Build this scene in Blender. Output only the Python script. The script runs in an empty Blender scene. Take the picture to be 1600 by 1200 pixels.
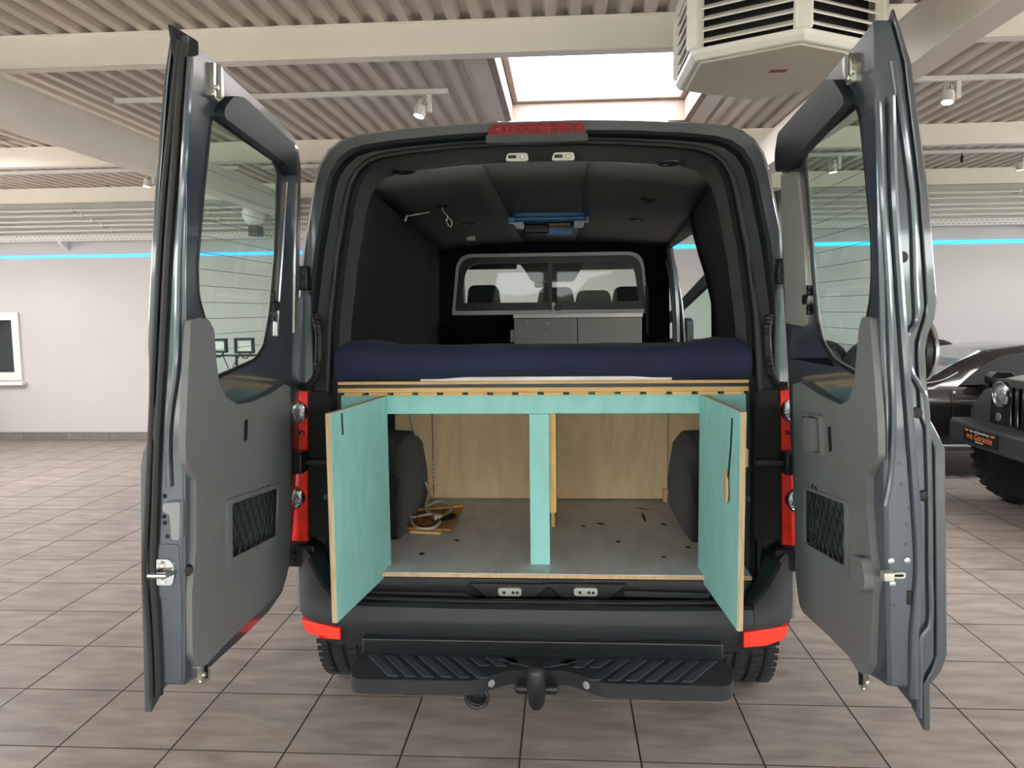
import bpy, bmesh, math, random
from mathutils import Vector as V, Matrix
from mathutils.geometry import tessellate_polygon
random.seed(7)
SC = bpy.context.scene
COL = SC.collection
R_ = math.radians

# ------------------------------------------------------------------ camera
FPX = 1221.77
CAM = V((0.089, -2.92, 1.67))
YAW, PITCH, ROLL = 0.06558, -0.09334, -0.011136
FW = V((-math.sin(YAW)*math.cos(PITCH), math.cos(YAW)*math.cos(PITCH), math.sin(PITCH)))
RT = FW.cross(V((0, 0, 1))).normalized()
UP = RT.cross(FW)
RT, UP = RT*math.cos(ROLL)+UP*math.sin(ROLL), UP*math.cos(ROLL)-RT*math.sin(ROLL)
cd = bpy.data.cameras.new('camera')
cd.sensor_width = 36.0
cd.lens = FPX/1600*36
cd.clip_start = 0.05
co = bpy.data.objects.new('camera', cd)
COL.objects.link(co)
co.matrix_world = Matrix(((RT.x, UP.x, -FW.x, CAM.x), (RT.y, UP.y, -FW.y, CAM.y), (RT.z, UP.z, -FW.z, CAM.z), (0, 0, 0, 1)))
SC.camera = co

# ------------------------------------------------------------------ sky, exposure
wd = bpy.data.worlds.new('sky')
SC.world = wd
wd.use_nodes = True
bg = wd.node_tree.nodes['Background']
bg.inputs[0].default_value = (0.975, 0.985, 1.0, 1)
bg.inputs[1].default_value = 6.5
SC.view_settings.view_transform = 'Standard'
SC.view_settings.look = 'None'
SC.view_settings.gamma = 1.0
SC.view_settings.exposure = 1.32
SC.view_settings.use_curve_mapping = False
SC.cycles.max_bounces = 8
SC.cycles.diffuse_bounces = 4
SC.cycles.glossy_bounces = 3
SC.cycles.transparent_max_bounces = 12
SC.cycles.caustics_reflective = False
SC.cycles.caustics_refractive = False
SC.cycles.sample_clamp_indirect = 6.0

# room dimensions
X0, X1, Y0, Y1, ZC = -8.4, 7.8, -8.6, 7.12, 3.32
SKYL = [(cx-hw, cx+hw, cy0, cy0+2.3) for cx, hw in ((-6.5, 1.25), (0.405, 0.80), (6.0, 1.25)) for cy0 in (1.92, -3.9) if not (cx == 0.405 and cy0 < 0)]
WINS = [(x, x+2.5) for x in (-8.2, -5.5, -2.8, -0.1, 2.6, 5.2)]     # glazed front behind the photographer
ADDED_WINS = [(y, y+2.6) for y in (-8.2, -5.3, -2.4, .5, 3.4)]                      # unseen windows added high in both side walls to brighten walls and ceiling
def portal(name, loc, rot, sx, sy):
    l = bpy.data.lights.new(name, 'AREA'); l.shape = 'RECTANGLE'; l.size = sx; l.size_y = sy
    l.cycles.is_portal = True
    o = bpy.data.objects.new(name, l); COL.objects.link(o); o.location = loc; o.rotation_euler = rot
for (a, b) in WINS:
    portal('daylight_portal', ((a+b)/2, Y0-0.05, 1.375), (-math.pi/2, 0, 0), b-a, 2.45)
for (a, b) in ADDED_WINS:
    portal('daylight_portal', (X0-.05, (a+b)/2, 2.42), (math.pi/2, 0, -math.pi/2), b-a, 1.05)
    portal('daylight_portal', (X1+.05, (a+b)/2, 2.42), (math.pi/2, 0, math.pi/2), b-a, 1.05)
for (a, b, c, d) in SKYL:
    portal('daylight_portal', ((a+b)/2, (c+d)/2, 3.60), (0, 0, 0), b-a, d-c)

# ------------------------------------------------------------------ projection helpers
def ray(px, py):
    return FW + RT*((px-800)/FPX) + UP*((600-py)/FPX)
def at(px, py, x=None, y=None, z=None):
    d = ray(px, py)
    if x is not None: t = (x-CAM.x)/d.x
    elif y is not None: t = (y-CAM.y)/d.y
    else: t = (z-CAM.z)/d.z
    return CAM + d*t
def proj(p):
    d = V(p)-CAM
    w = d.dot(FW)
    return 800+FPX*d.dot(RT)/w, 600-FPX*d.dot(UP)/w, w

# ------------------------------------------------------------------ materials
def S(r, g, b):
    f = lambda c: (c/12.92 if c <= 0.04045 else ((c+0.055)/1.055)**2.4)
    return (f(r/255), f(g/255), f(b/255), 1.0)
def mix(c, k):
    return tuple(min(1, v*k) for v in c[:3])+(1,)
MATS = {}
def pm(name, col, rough=0.5, metal=0.0, var=0.08, scale=6.0, bump=0.0, bscale=150.0, coat=0.0, stretch=(1, 1, 1), spec=0.5, sheen=0.0, dist=0.0, col2=None, detail=4, rand=0.0):
    m = bpy.data.materials.new(name); m.use_nodes = True
    nt = m.node_tree; N = nt.nodes; L = nt.links
    b = N['Principled BSDF']
    geo = N.new('ShaderNodeNewGeometry')
    mp = N.new('ShaderNodeMapping'); mp.inputs['Scale'].default_value = stretch
    L.new(geo.outputs['Position'], mp.inputs['Vector'])
    nz = N.new('ShaderNodeTexNoise'); nz.inputs['Scale'].default_value = scale; nz.inputs['Detail'].default_value = detail; nz.inputs['Distortion'].default_value = dist
    L.new(mp.outputs[0], nz.inputs['Vector'])
    rp = N.new('ShaderNodeValToRGB')
    rp.color_ramp.elements[0].position = 0.32; rp.color_ramp.elements[1].position = 0.68
    rp.color_ramp.elements[0].color = mix(col, 1-var); rp.color_ramp.elements[1].color = col2 or mix(col, 1+var)
    L.new(nz.outputs['Fac'], rp.inputs['Fac'])
    src = rp.outputs[0]
    if rand:
        oi = N.new('ShaderNodeObjectInfo')
        mr = N.new('ShaderNodeMapRange'); mr.inputs['To Min'].default_value = 1-rand; mr.inputs['To Max'].default_value = 1+rand
        L.new(oi.outputs['Random'], mr.inputs['Value'])
        mm = N.new('ShaderNodeVectorMath'); mm.operation = 'MULTIPLY'
        L.new(src, mm.inputs[0]); L.new(mr.outputs[0], mm.inputs[1]); src = mm.outputs[0]
    L.new(src, b.inputs['Base Color'])
    b.inputs['Roughness'].default_value = rough
    b.inputs['Metallic'].default_value = metal
    b.inputs['Coat Weight'].default_value = coat
    b.inputs['Coat Roughness'].default_value = 0.06
    b.inputs['Specular IOR Level'].default_value = spec
    b.inputs['Sheen Weight'].default_value = sheen
    if bump:
        n2 = N.new('ShaderNodeTexNoise'); n2.inputs['Scale'].default_value = bscale; n2.inputs['Detail'].default_value = 3
        L.new(mp.outputs[0], n2.inputs['Vector'])
        bp = N.new('ShaderNodeBump'); bp.inputs['Strength'].default_value = bump; bp.inputs['Distance'].default_value = 0.01
        L.new(n2.outputs['Fac'], bp.inputs['Height']); L.new(bp.outputs[0], b.inputs['Normal'])
    MATS[name] = m
    return m
def emis(name, col, s):
    m = bpy.data.materials.new(name); m.use_nodes = True
    b = m.node_tree.nodes['Principled BSDF']
    b.inputs['Base Color'].default_value = col; b.inputs['Emission Color'].default_value = col; b.inputs['Emission Strength'].default_value = s
    MATS[name] = m; return m
def glassm(name, tint, refl=1.0):
    m = bpy.data.materials.new(name); m.use_nodes = True
    nt = m.node_tree; N = nt.nodes; L = nt.links
    N.remove(N['Principled BSDF'])
    tr = N.new('ShaderNodeBsdfTransparent'); tr.inputs[0].default_value = tint
    gl = N.new('ShaderNodeBsdfGlossy'); gl.inputs['Roughness'].default_value = 0.02
    fr = N.new('ShaderNodeFresnel'); fr.inputs['IOR'].default_value = 1.45
    ml = N.new('ShaderNodeMath'); ml.operation = 'MULTIPLY'; ml.inputs[1].default_value = refl
    ge = N.new('ShaderNodeNewGeometry'); sb = N.new('ShaderNodeMath'); sb.operation = 'SUBTRACT'; sb.inputs[0].default_value = 1.0
    L.new(ge.outputs['Backfacing'], sb.inputs[1]); m2 = N.new('ShaderNodeMath'); m2.operation = 'MULTIPLY'
    mx = N.new('ShaderNodeMixShader')
    L.new(fr.outputs[0], ml.inputs[0]); L.new(ml.outputs[0], m2.inputs[0]); L.new(sb.outputs[0], m2.inputs[1]); L.new(m2.outputs[0], mx.inputs[0]); L.new(tr.outputs[0], mx.inputs[1]); L.new(gl.outputs[0], mx.inputs[2])
    L.new(mx.outputs[0], N['Material Output'].inputs[0])
    MATS[name] = m; return m

pm('tile', S(138, 126, 120), rough=0.38, var=0.20, scale=7.0, stretch=(0.55, 2.0, 1), bump=0.05, bscale=60, rand=0.05, detail=12, dist=0.25, spec=0.4, col2=S(158, 146, 139))
pm('grout', S(70, 60, 54), rough=0.9)
pm('wall_white', S(198, 192, 190), rough=0.85, var=0.02, scale=1.5, bump=0.02, bscale=90)
pm('roof_sheet', S(214, 203, 194), rough=0.55, var=0.03, scale=3)
pm('beam_white', S(248, 240, 231), rough=0.5, var=0.02, scale=3)
pm('skylight_frame', S(158, 140, 131), rough=0.6, var=0.05, scale=5)
pm('girder', S(232, 223, 214), rough=0.5, var=0.02, scale=3)
pm('pipe_white', S(232, 228, 224), rough=0.45, var=0.02)
pm('basetile', S(120, 112, 106), rough=0.5, var=0.1, scale=9, rand=0.06)
pm('unit_white', S(235, 230, 222), rough=0.4, var=0.02)
pm('unit_panel', S(205, 196, 180), rough=0.5, var=0.04, scale=4)
pm('black_gap', S(14, 14, 15), rough=0.8)
pm('red_logo', S(150, 60, 78), rough=0.5, var=0.3, scale=60)
pm('paint', S(62, 67, 73), rough=0.30, metal=0.25, var=0.03, scale=3, coat=1.0)
pm('paint_in', S(66, 76, 87), rough=0.28, metal=0.2, var=0.05, scale=5, coat=1.0)
pm('paint_dark', S(26, 29, 34), rough=0.3, metal=0.1, var=0.05, coat=0.35)
pm('paint_matte', S(33, 38, 43), rough=0.5, var=0.05)
pm('rubber', S(20, 20, 21), rough=0.55, var=0.1, bump=0.1, bscale=300)
pm('trim', S(112, 113, 115), rough=0.55, var=0.03, scale=10, bump=0.04, bscale=900)
pm('trim_light', S(140, 142, 145), rough=0.5, var=0.03)
pm('bumper_plastic', S(30, 33, 39), rough=0.52, var=0.07, scale=9, bump=0.05, bscale=800)
pm('step_rib', S(50, 58, 70), rough=0.6, var=0.1, scale=30)
pm('black_plastic', S(20, 21, 24), rough=0.4, var=0.06)
pm('felt', S(37, 37, 40), rough=0.95, var=0.28, scale=90, bump=0.5, bscale=260, sheen=0.25, spec=0.1)
pm('felt_blue', S(24, 27, 33), rough=0.95, var=0.25, scale=90, bump=0.5, bscale=260, sheen=0.08, spec=0.1)
pm('ceil_panel', S(112, 112, 112), rough=0.62, var=0.06, scale=7, stretch=(1, 3, 1), bump=0.03, bscale=300)
pm('edge_trim', S(168, 169, 171), rough=0.4, metal=0.2, var=0.05)
pm('chrome', S(205, 206, 208), rough=0.14, metal=1.0, var=0.06, scale=40)
pm('zinc', S(205, 203, 190), rough=0.34, metal=0.75, var=0.1, scale=70)
pm('alu_paint', S(200, 198, 192), rough=0.3, metal=0.5, var=0.04)  # latch plates; on the right door stile it carries a reflection as colour
pm('teal', S(156, 218, 216), rough=0.55, var=0.07, scale=9, stretch=(1, 1, 0.5), bump=0.03, bscale=120, dist=1.2)
pm('ply', S(234, 204, 164), rough=0.6, var=0.10, scale=3.2, stretch=(1.5, 1.5, 0.35), dist=3.0, detail=6, rand=0.04, bump=0.02, bscale=60)
pm('wood', S(226, 182, 122), rough=0.6, var=0.12, scale=5, stretch=(0.3, 6, 6), dist=1.0)
pm('wood_edge', S(214, 178, 136), rough=0.65, var=0.16, scale=30, stretch=(3, 3, 0.3))
pm('wood_dark', S(178, 124, 66), rough=0.55, var=0.2, scale=8, stretch=(0.6, 3, 1), dist=1.0)
pm('vinyl', S(204, 207, 211), rough=0.45, var=0.10, scale=5, bump=0.12, bscale=55, stretch=(3, 1, 1))
pm('stain', S(40, 36, 36), rough=0.7)
pm('navy', S(28, 36, 68), rough=0.85, var=0.12, scale=5, bump=0.06, bscale=700, sheen=0.04)
pm('white_sheet', S(238, 228, 232), rough=0.85)
pm('cab_grey', S(128, 128, 122), rough=0.5, var=0.04, scale=6)
pm('white_edge', S(225, 220, 214), rough=0.5)
pm('seat_cloth', S(38, 39, 41), rough=0.9, var=0.12, scale=60)
pm('red_lens', (0.95, 0.018, 0.006, 1), rough=0.35, spec=0.25, var=0.2, scale=26, coat=0.0, bump=0.12, bscale=130)
pm('reflector', (0.95, 0.025, 0.006, 1), rough=0.2, var=0.03)
pm('brake_lens', S(130, 22, 34), rough=0.15, var=0.3, scale=50, coat=1.0)
pm('lens_clear', S(196, 200, 206), rough=0.1, metal=0.85, var=0.35, scale=55, bump=0.5, bscale=120)
pm('blue_film', S(40, 112, 178), rough=0.3, var=0.15, scale=14, coat=0.4)
pm('yellow', S(196, 160, 50), rough=0.5)
pm('cable_grey', S(196, 192, 186), rough=0.5, var=0.04)
pm('cable_red', S(150, 50, 42), rough=0.5)
pm('tyre', S(32, 32, 34), rough=0.8, var=0.2, scale=30, bump=0.1, bscale=200)
pm('rim', S(190, 192, 196), rough=0.25, metal=0.8)
pm('car_black', S(40, 37, 35), rough=0.18, metal=0.3, var=0.04, coat=1.0)
pm('jeep_black', S(28, 28, 31), rough=0.25, var=0.05, coat=0.6)
pm('jeep_plastic', S(56, 56, 58), rough=0.6, var=0.06)
pm('orange_print', S(235, 140, 70), rough=0.5)
pm('white_print', S(220, 220, 220), rough=0.5)
pm('globe', S(236, 234, 236), rough=0.35, var=0.02)
pm('pale_forecourt', S(205, 201, 194), rough=0.9, var=0.1, scale=3)
pm('hedge', S(104, 118, 84), rough=0.8, var=0.45, scale=5, bump=0.6, bscale=12)
pm('smoke_plastic', S(60, 66, 70), rough=0.3, coat=0.5)
emis('lamp_glow', (1.0, 0.93, 0.82, 1), 9.0)
glassm('glass_green', (0.85, 0.95, 0.91, 1), 0.8)
glassm('glass_clear', (0.96, 0.98, 0.97, 1), 0.8)
glassm('glass_cab', (0.95, 0.975, 0.96, 1), 0.5)
glassm('glass_sky', (0.97, 0.97, 0.96, 1), 0.4)
# LED strip: colour runs from blue to cyan along the wall (an RGB strip)
m = emis('led', (0.1, 0.4, 1, 1), 0.75)
nt = m.node_tree
geo = nt.nodes.new('ShaderNodeNewGeometry'); sp = nt.nodes.new('ShaderNodeSeparateXYZ'); mr = nt.nodes.new('ShaderNodeMapRange'); rp = nt.nodes.new('ShaderNodeValToRGB')
mr.inputs['From Min'].default_value = -8; mr.inputs['From Max'].default_value = 6
nt.links.new(geo.outputs['Position'], sp.inputs[0]); nt.links.new(sp.outputs['X'], mr.inputs['Value']); nt.links.new(mr.outputs[0], rp.inputs['Fac'])
rp.color_ramp.elements[0].color = (0.06, 0.22, 1, 1); rp.color_ramp.elements[1].color = (0.0, 0.55, 0.9, 1)
e = rp.color_ramp.elements.new(0.3); e.color = (0.0, 0.36, 0.95, 1)
e = rp.color_ramp.elements.new(0.6); e.color = (0.0, 0.5, 0.85, 1)
nt.links.new(rp.outputs[0], nt.nodes['Principled BSDF'].inputs['Emission Color'])

# ------------------------------------------------------------------ mesh helpers
def rnd(poly, r, seg=4):
    out = []
    n = len(poly)
    for i in range(n):
        p0, p, p1 = [V((q[0], q[1])) for q in (poly[i-1], poly[i], poly[(i+1) % n])]
        rr = r[i] if isinstance(r, (list, tuple)) else r
        a = p0-p; b = p1-p
        if rr <= 0 or a.length < 1e-6 or b.length < 1e-6:
            out.append((p.x, p.y)); continue
        ca = p+a.normalized()*min(rr, a.length*0.48); cb = p+b.normalized()*min(rr, b.length*0.48)
        for k in range(seg+1):
            t = k/seg
            q = ca*(1-t)**2+p*2*t*(1-t)+cb*t*t
            out.append((q.x, q.y))
    return out
def dens(poly, step):
    out = []
    n = len(poly)
    for i in range(n):
        a, b = V(poly[i]), V(poly[(i+1) % n])
        k = max(1, int((b-a).length/step))
        for j in range(k):
            out.append(tuple(a.lerp(b, j/k)))
    return out
def smooth(pts, k=6):
    pts = [V(p) for p in pts]
    out = []
    for i in range(len(pts)-1):
        p0 = pts[max(0, i-1)]; p1 = pts[i]; p2 = pts[i+1]; p3 = pts[min(len(pts)-1, i+2)]
        for j in range(k):
            t = j/k
            out.append(0.5*((2*p1)+(p2-p0)*t+(2*p0-5*p1+4*p2-p3)*t*t+(3*p1-p0-3*p2+p3)*t**3))
    out.append(pts[-1])
    return out
class MB:
    def __init__(s): s.v = []; s.f = []
    def add(s, vs, fs):
        o = len(s.v); s.v += [tuple(v) for v in vs]; s.f += [tuple(i+o for i in f) for f in fs]; return s
    def box(s, x0, x1, y0, y1, z0, z1, M=None):
        vs = [V((x, y, z)) for z in (z0, z1) for y in (y0, y1) for x in (x0, x1)]
        if M is not None: vs = [M @ v for v in vs]
        return s.add(vs, [(0, 2, 3, 1), (4, 5, 7, 6), (0, 1, 5, 4), (2, 6, 7, 3), (0, 4, 6, 2), (1, 3, 7, 5)])
    def hexa(s, p):      # eight corners: bottom four then top four
        return s.add(p, [(3, 2, 1, 0), (4, 5, 6, 7), (0, 1, 5, 4), (1, 2, 6, 5), (2, 3, 7, 6), (3, 0, 4, 7)])
    def loft(s, rings, closed=True, caps=True):
        n = len(rings[0]); vs = []; fs = []
        for r in rings: vs += list(r)
        for i in range(len(rings)-1):
            for j in range(n if closed else n-1):
                a = i*n+j; b = i*n+(j+1) % n
                fs.append((a, b, b+n, a+n))
        if caps and closed:
            fs.append(tuple(reversed(range(n)))); fs.append(tuple((len(rings)-1)*n+j for j in range(n)))
        return s.add(vs, fs)
    def tube(s, pts, r, n=8, closed=False, caps=True):
        pts = [V(p) for p in pts]; rings = []; up = None
        m_ = len(pts)
        for i, p in enumerate(pts):
            if closed: t = pts[(i+1) % m_]-pts[i-1]
            else: t = pts[min(i+1, m_-1)]-pts[max(i-1, 0)]
            if t.length < 1e-9: t = V((0, 0, 1))
            t.normalize()
            if up is None:
                up = V((0, 0, 1)) if abs(t.z) < 0.9 else V((1, 0, 0))
            a = (up-t*up.dot(t))
            if a.length < 1e-6: a = t.orthogonal()
            a.normalize(); up = a
            b = t.cross(a)
            rr = r[i] if isinstance(r, (list, tuple)) else r
            rings.append([p+a*rr*math.cos(2*math.pi*k/n)+b*rr*math.sin(2*math.pi*k/n) for k in range(n)])
        if closed: rings.append(rings[0])
        return s.loft(rings, True, caps and not closed)
    def lathe(s, prof, M, n=24, caps=True):       # prof: (radius, height), axis z of M
        rings = [[M @ V((r*math.cos(2*math.pi*k/n), r*math.sin(2*math.pi*k/n), h)) for k in range(n)] for r, h in prof]
        return s.loft(rings, True, caps)
    def slab(s, outer, holes, f, n0, n1, holes2=None):
        loops = [outer]+list(holes)
        flat = [p for l in loops for p in l]
        tri = tessellate_polygon([[V((p[0], p[1], 0)) for p in l] for l in loops])
        N = len(flat)
        flat2, tri2 = flat, tri
        if holes2:
            l2 = [outer]+list(holes2); flat2 = [p for l in l2 for p in l]
            tri2 = tessellate_polygon([[V((p[0], p[1], 0)) for p in l] for l in l2])
        vs = [f(p[0], p[1], n0) for p in flat]+[f(p[0], p[1], n1) for p in flat2]
        fs = [tuple(t) for t in tri]+[tuple(i+N for i in reversed(t)) for t in tri2]
        o = 0
        for l in loops:
            k = len(l)
            for i in range(k):
                a = o+i; b = o+(i+1) % k
                fs.append((a, b, b+N, a+N))
            o += k
        return s.add(vs, fs)
    def build(s, name, mat, parent=None, bevel=0.0, sm=True, seg=2, ang=35, solid=0.0):
        me = bpy.data.meshes.new(name)
        me.from_pydata(s.v, [], s.f)
        bm = bmesh.new(); bm.from_mesh(me); bmesh.ops.recalc_face_normals(bm, faces=bm.faces); bm.to_mesh(me); bm.free()
        if sm:
            me.shade_smooth(); me.set_sharp_from_angle(angle=R_(ang))
        me.materials.append(MATS[mat])
        o = bpy.data.objects.new(name, me); COL.objects.link(o)
        if parent is not None:
            o.parent = parent
            if parent.type == 'EMPTY': o.matrix_parent_inverse = parent.matrix_basis.inverted()
        if solid:
            md = o.modifiers.new('solid', 'SOLIDIFY'); md.thickness = solid; md.offset = 0
        if bevel:
            md = o.modifiers.new('bevel', 'BEVEL'); md.width = bevel; md.segments = seg; md.limit_method = 'ANGLE'; md.angle_limit = R_(40)
            md.use_clamp_overlap = True
        return o
def tag(o, label=None, cat=None, group=None, kind=None):
    if label: o['label'] = label
    if cat: o['category'] = cat
    if group: o['group'] = group
    if kind: o['kind'] = kind
    return o
def thing(name, label, cat, loc=(0, 0, 0), group=None):
    o = bpy.data.objects.new(name, None); COL.objects.link(o); o.location = loc
    o.empty_display_size = 0.1
    return tag(o, label, cat, group)
def box(name, mat, parent, x0, x1, y0, y1, z0, z1, bevel=0.0, M=None):
    return MB().box(x0, x1, y0, y1, z0, z1, M).build(name, mat, parent, bevel)
def XZ(y0):          # map (x,z,n) with n along y
    return lambda a, b, n: V((a, y0+n, b))
def frame_M(o, zdir, xdir=None):
    z = V(zdir).normalized(); x = V(xdir) if xdir else z.orthogonal()
    x = (x-z*x.dot(z)).normalized(); y = z.cross(x)
    return Matrix(((x.x, y.x, z.x, o[0]), (x.y, y.y, z.y, o[1]), (x.z, y.z, z.z, o[2]), (0, 0, 0, 1)))
def disc(name, mat, parent, c, d, prof, n=20, caps=True):
    return MB().lathe(prof, frame_M(c, d), n, caps).build(name, mat, parent)

# ================================================================== ROOM
fl = tag(box('floor', 'grout', None, X0, X1, Y0, Y1, -0.2, -0.0022), kind='structure', label='showroom floor of grey brown stone look tiles')
T, GX, GY, J = 0.45, -0.0798, 0.3088, 0.0030
cells = []
for i in range(int((X0-GX)/T)-1, int((X1-GX)/T)+1):
    for j in range(int((Y0-GY)/T)-1, int((Y1-GY)/T)+1):
        x, y = GX+(i+.5)*T, GY+(j+.5)*T
        a0, a1, b0, b1 = max(X0, x-T/2), min(X1, x+T/2), max(Y0, y-T/2), min(Y1, y+T/2)
        if a1-a0 < 0.05 or b1-b0 < 0.05: continue
        full = (a1-a0 > T-1e-4 and b1-b0 > T-1e-4)
        vis = 0
        if b0 > CAM.y+0.5:
            u, w_, d = proj((x, y, 0))
            if -90 < u < 1690 and w_ < 1290 and not (-0.75 < x < 0.75 and y > 0.4) and not (2.6 < x and y > 4.4): vis = 1/d
        cells.append((-vis if full else 0, a0, a1, b0, b1))
cells.sort()
h = T/2-J; c_ = 0.0005
tm = MB()
ring = lambda q, z: [(-q, -q, z), (q, -q, z), (q, q, z), (-q, q, z)]
tm.loft([ring(h, -0.002), ring(h, -c_), ring(h-c_, 0)], True, True)
proto = tm.build('tile', 'tile', fl, sm=False)
proto.data.materials.append(MATS['grout'])
for pg in proto.data.polygons:
    if abs(pg.normal.z) < .9: pg.material_index = 1
rest = MB(); first = True
for k, (v_, a0, a1, b0, b1) in enumerate(cells):
    if v_ < 0 and k < 290:
        o = proto if first else proto.copy()
        if not first: COL.objects.link(o)
        first = False
        o.location = ((a0+a1)/2, (b0+b1)/2, 0)
    else:
        rest.box(a0+J, a1-J, b0+J, b1-J, -0.002, 0)
tag(rest.build('tile_field', 'tile', fl, sm=False), kind='stuff')

# back wall with a small window at its left end
wx0, wx1, wz0, wz1 = -8.0, -7.22, 0.88, 1.66
wb = MB().slab([(X0, 0), (X1, 0), (X1, 3.9), (X0, 3.9)], [[(wx0, wz0), (wx1, wz0), (wx1, wz1), (wx0, wz1)]], XZ(Y1), 0, 0.2)
tag(wb.build('wall_back', 'wall_white', None, sm=False), kind='structure', label='white plaster back wall of the showroom')
w1 = MB().slab([(wx0-.06, wz0-.07), (wx1+.06, wz0-.07), (wx1+.06, wz1+.06), (wx0-.06, wz1+.06)], [[(wx0+.04, wz0+.04), (wx1-.04, wz0+.04), (wx1-.04, wz1-.04), (wx0+.04, wz1-.04)]], XZ(Y1-.03), 0, 0.08).build('window_1', 'pipe_white', None, .006)
tag(w1, kind='structure', label='small white framed window low in the back wall')
box('pane', 'glass_clear', w1, wx0+.04, wx1-.04, Y1+.03, Y1+.036, wz0+.04, wz1-.04)
box('sill', 'pipe_white', w1, wx0-.12, wx1+.10, Y1-.09, Y1-.001, wz0-.13, wz0-.08, .006)
box('dark_room_sheet', 'smoke_plastic', w1, wx0-.3, wx1+.3, Y1+.201, Y1+.22, wz0-.3, wz1+.3)  # dark sheet standing in for the dim room behind the pane
# skirting: one dark tile after another
bb = tag(box('baseboard_back', 'grout', None, X0, X1, Y1-.008, Y1-.0005, 0.001, .10), kind='structure', label='dark grey tiled skirting along the back wall')
pt = MB().box(-.298, .298, -.010, 0, 0, .108).build('skirting_tile', 'basetile', bb, .002)
for k in range(28):
    o = pt if k == 0 else pt.copy()
    if k: COL.objects.link(o)
    o.location = (X0+.3+.6*k, Y1-.009, 0.001)
for nm, xw, lb in (('wall_left', X0-.2, 'left'), ('wall_right', X1, 'right')):
    fw = lambda a, b, n, xw=xw: V((xw+n, a, b))
    tag(MB().slab([(Y0-.2, 0), (Y1+.2, 0), (Y1+.2, 3.9), (Y0-.2, 3.9)], [[(a, 1.9), (b, 1.9), (b, 2.95), (a, 2.95)] for a, b in ADDED_WINS], fw, 0, .2).build(nm, 'wall_white', None, sm=False), kind='structure', label='white %s side wall outside the picture, its high windows added for daylight' % lb)
    for k, (a, b) in enumerate(ADDED_WINS):
        w = MB().slab([(a, 1.9), (b, 1.9), (b, 2.95), (a, 2.95)], [[(a+.06, 1.96), (b-.06, 1.96), (b-.06, 2.89), (a+.06, 2.89)]], fw, .06, .14).build('window_%d' % (k+(8 if lb == 'left' else 13)), 'pipe_white', None)
        tag(w, kind='structure', label='unseen window added high in the %s side wall for more daylight' % lb)
        MB().box(xw+.097, xw+.103, a+.06, b-.06, 1.96, 2.89).build('pane', 'glass_clear', w)
wf = MB().slab([(X0, 0), (X1, 0), (X1, 3.9), (X0, 3.9)], [[(a, .15), (b, .15), (b, 2.6), (a, 2.6)] for a, b in WINS], XZ(Y0-.2), 0, .2).build('wall_front', 'wall_white', None, sm=False)
tag(wf, kind='structure', label='glazed street front of the showroom behind the photographer')
for k, (a, b) in enumerate(WINS):
    w = MB().slab([(a, .15), (b, .15), (b, 2.6), (a, 2.6)], [[(a+.06, .21), (b-.06, .21), (b-.06, 2.54), (a+.06, 2.54)]], XZ(Y0-.14), 0, .08).build('window_%d' % (k+2), 'pipe_white', None)
    tag(w, kind='structure', label='tall shop window in the street front')
    box('pane', 'glass_clear', w, a+.06, b-.06, Y0-.105, Y0-.1, .21, 2.54)
tag(box('ground_outside', 'pale_forecourt', None, -40, 40, -45, Y1+8, -.35, -.25), kind='structure', label='unseen concrete forecourt, paled to bounce daylight into the showroom')  # ground out of view, coloured pale to throw daylight up at the ceiling
hg = MB()  # greenery out of view, height set by how much low daylight it blocks
for k in range(60):
    x = -34+k*1.15; y = -17.5+random.uniform(-1.2, 1.2); hh = random.uniform(2.2, 3.0)
    n = 9
    rings = []
    for t in range(7):
        ph = t/6*math.pi
        rings.append([V((x+1.3*math.sin(ph)*math.cos(2*math.pi*q/n)*random.uniform(.8, 1.2), y+1.3*math.sin(ph)*math.sin(2*math.pi*q/n), -.05+hh*(1-math.cos(ph))/2)) for q in range(n)])
    hg.loft(rings, True, True)
tag(hg.build('hedge', 'hedge', None), label='unseen green hedge across the forecourt, shaped to cut low daylight', cat='hedge', kind='stuff')

# ceiling: trapezoidal steel sheet, ribs running away from the camera, with roof light openings
PITCH_R, RD = 0.139, 0.036
def rib_profile(xa, xb):
    pts = []
    k0 = math.floor(xa/PITCH_R)-1
    base = []
    for k in range(k0, math.ceil(xb/PITCH_R)+2):
        x = k*PITCH_R
        base += [(x, 0), (x+.056, 0), (x+.074, RD), (x+.121, RD)]
    def zat(x):
        for (p, q) in zip(base, base[1:]):
            if p[0] <= x <= q[0]:
                return p[1]+(q[1]-p[1])*(x-p[0])/max(1e-9, q[0]-p[0])
        return 0
    return [(xa, zat(xa))]+[p for p in base if xa < p[0] < xb]+[(xb, zat(xb))]
def sheet(mb, xa, xb, ya, yb):
    pr = rib_profile(xa, xb)
    mb.loft([[V((x, ya, ZC+z)) for x, z in pr], [V((x, yb, ZC+z)) for x, z in pr]], False, False)
cm = MB()
xs = sorted({X0, X1, *[s for q in SKYL for s in q[:2]]})
for a, b in zip(xs, xs[1:]):
    hl = sorted([q for q in SKYL if abs(q[0]-a) < 1e-6], key=lambda q: q[2])
    y = Y0-.2
    for q in hl:
        sheet(cm, a, b, y, q[2]); y = q[3]
    sheet(cm, a, b, y, Y1+.2)
ce = tag(cm.build('ceiling', 'roof_sheet', None, sm=False), kind='structure', label='ribbed grey white steel roof sheet')
md = ce.modifiers.new('solid', 'SOLIDIFY'); md.thickness = .004; md.offset = 1
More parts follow.
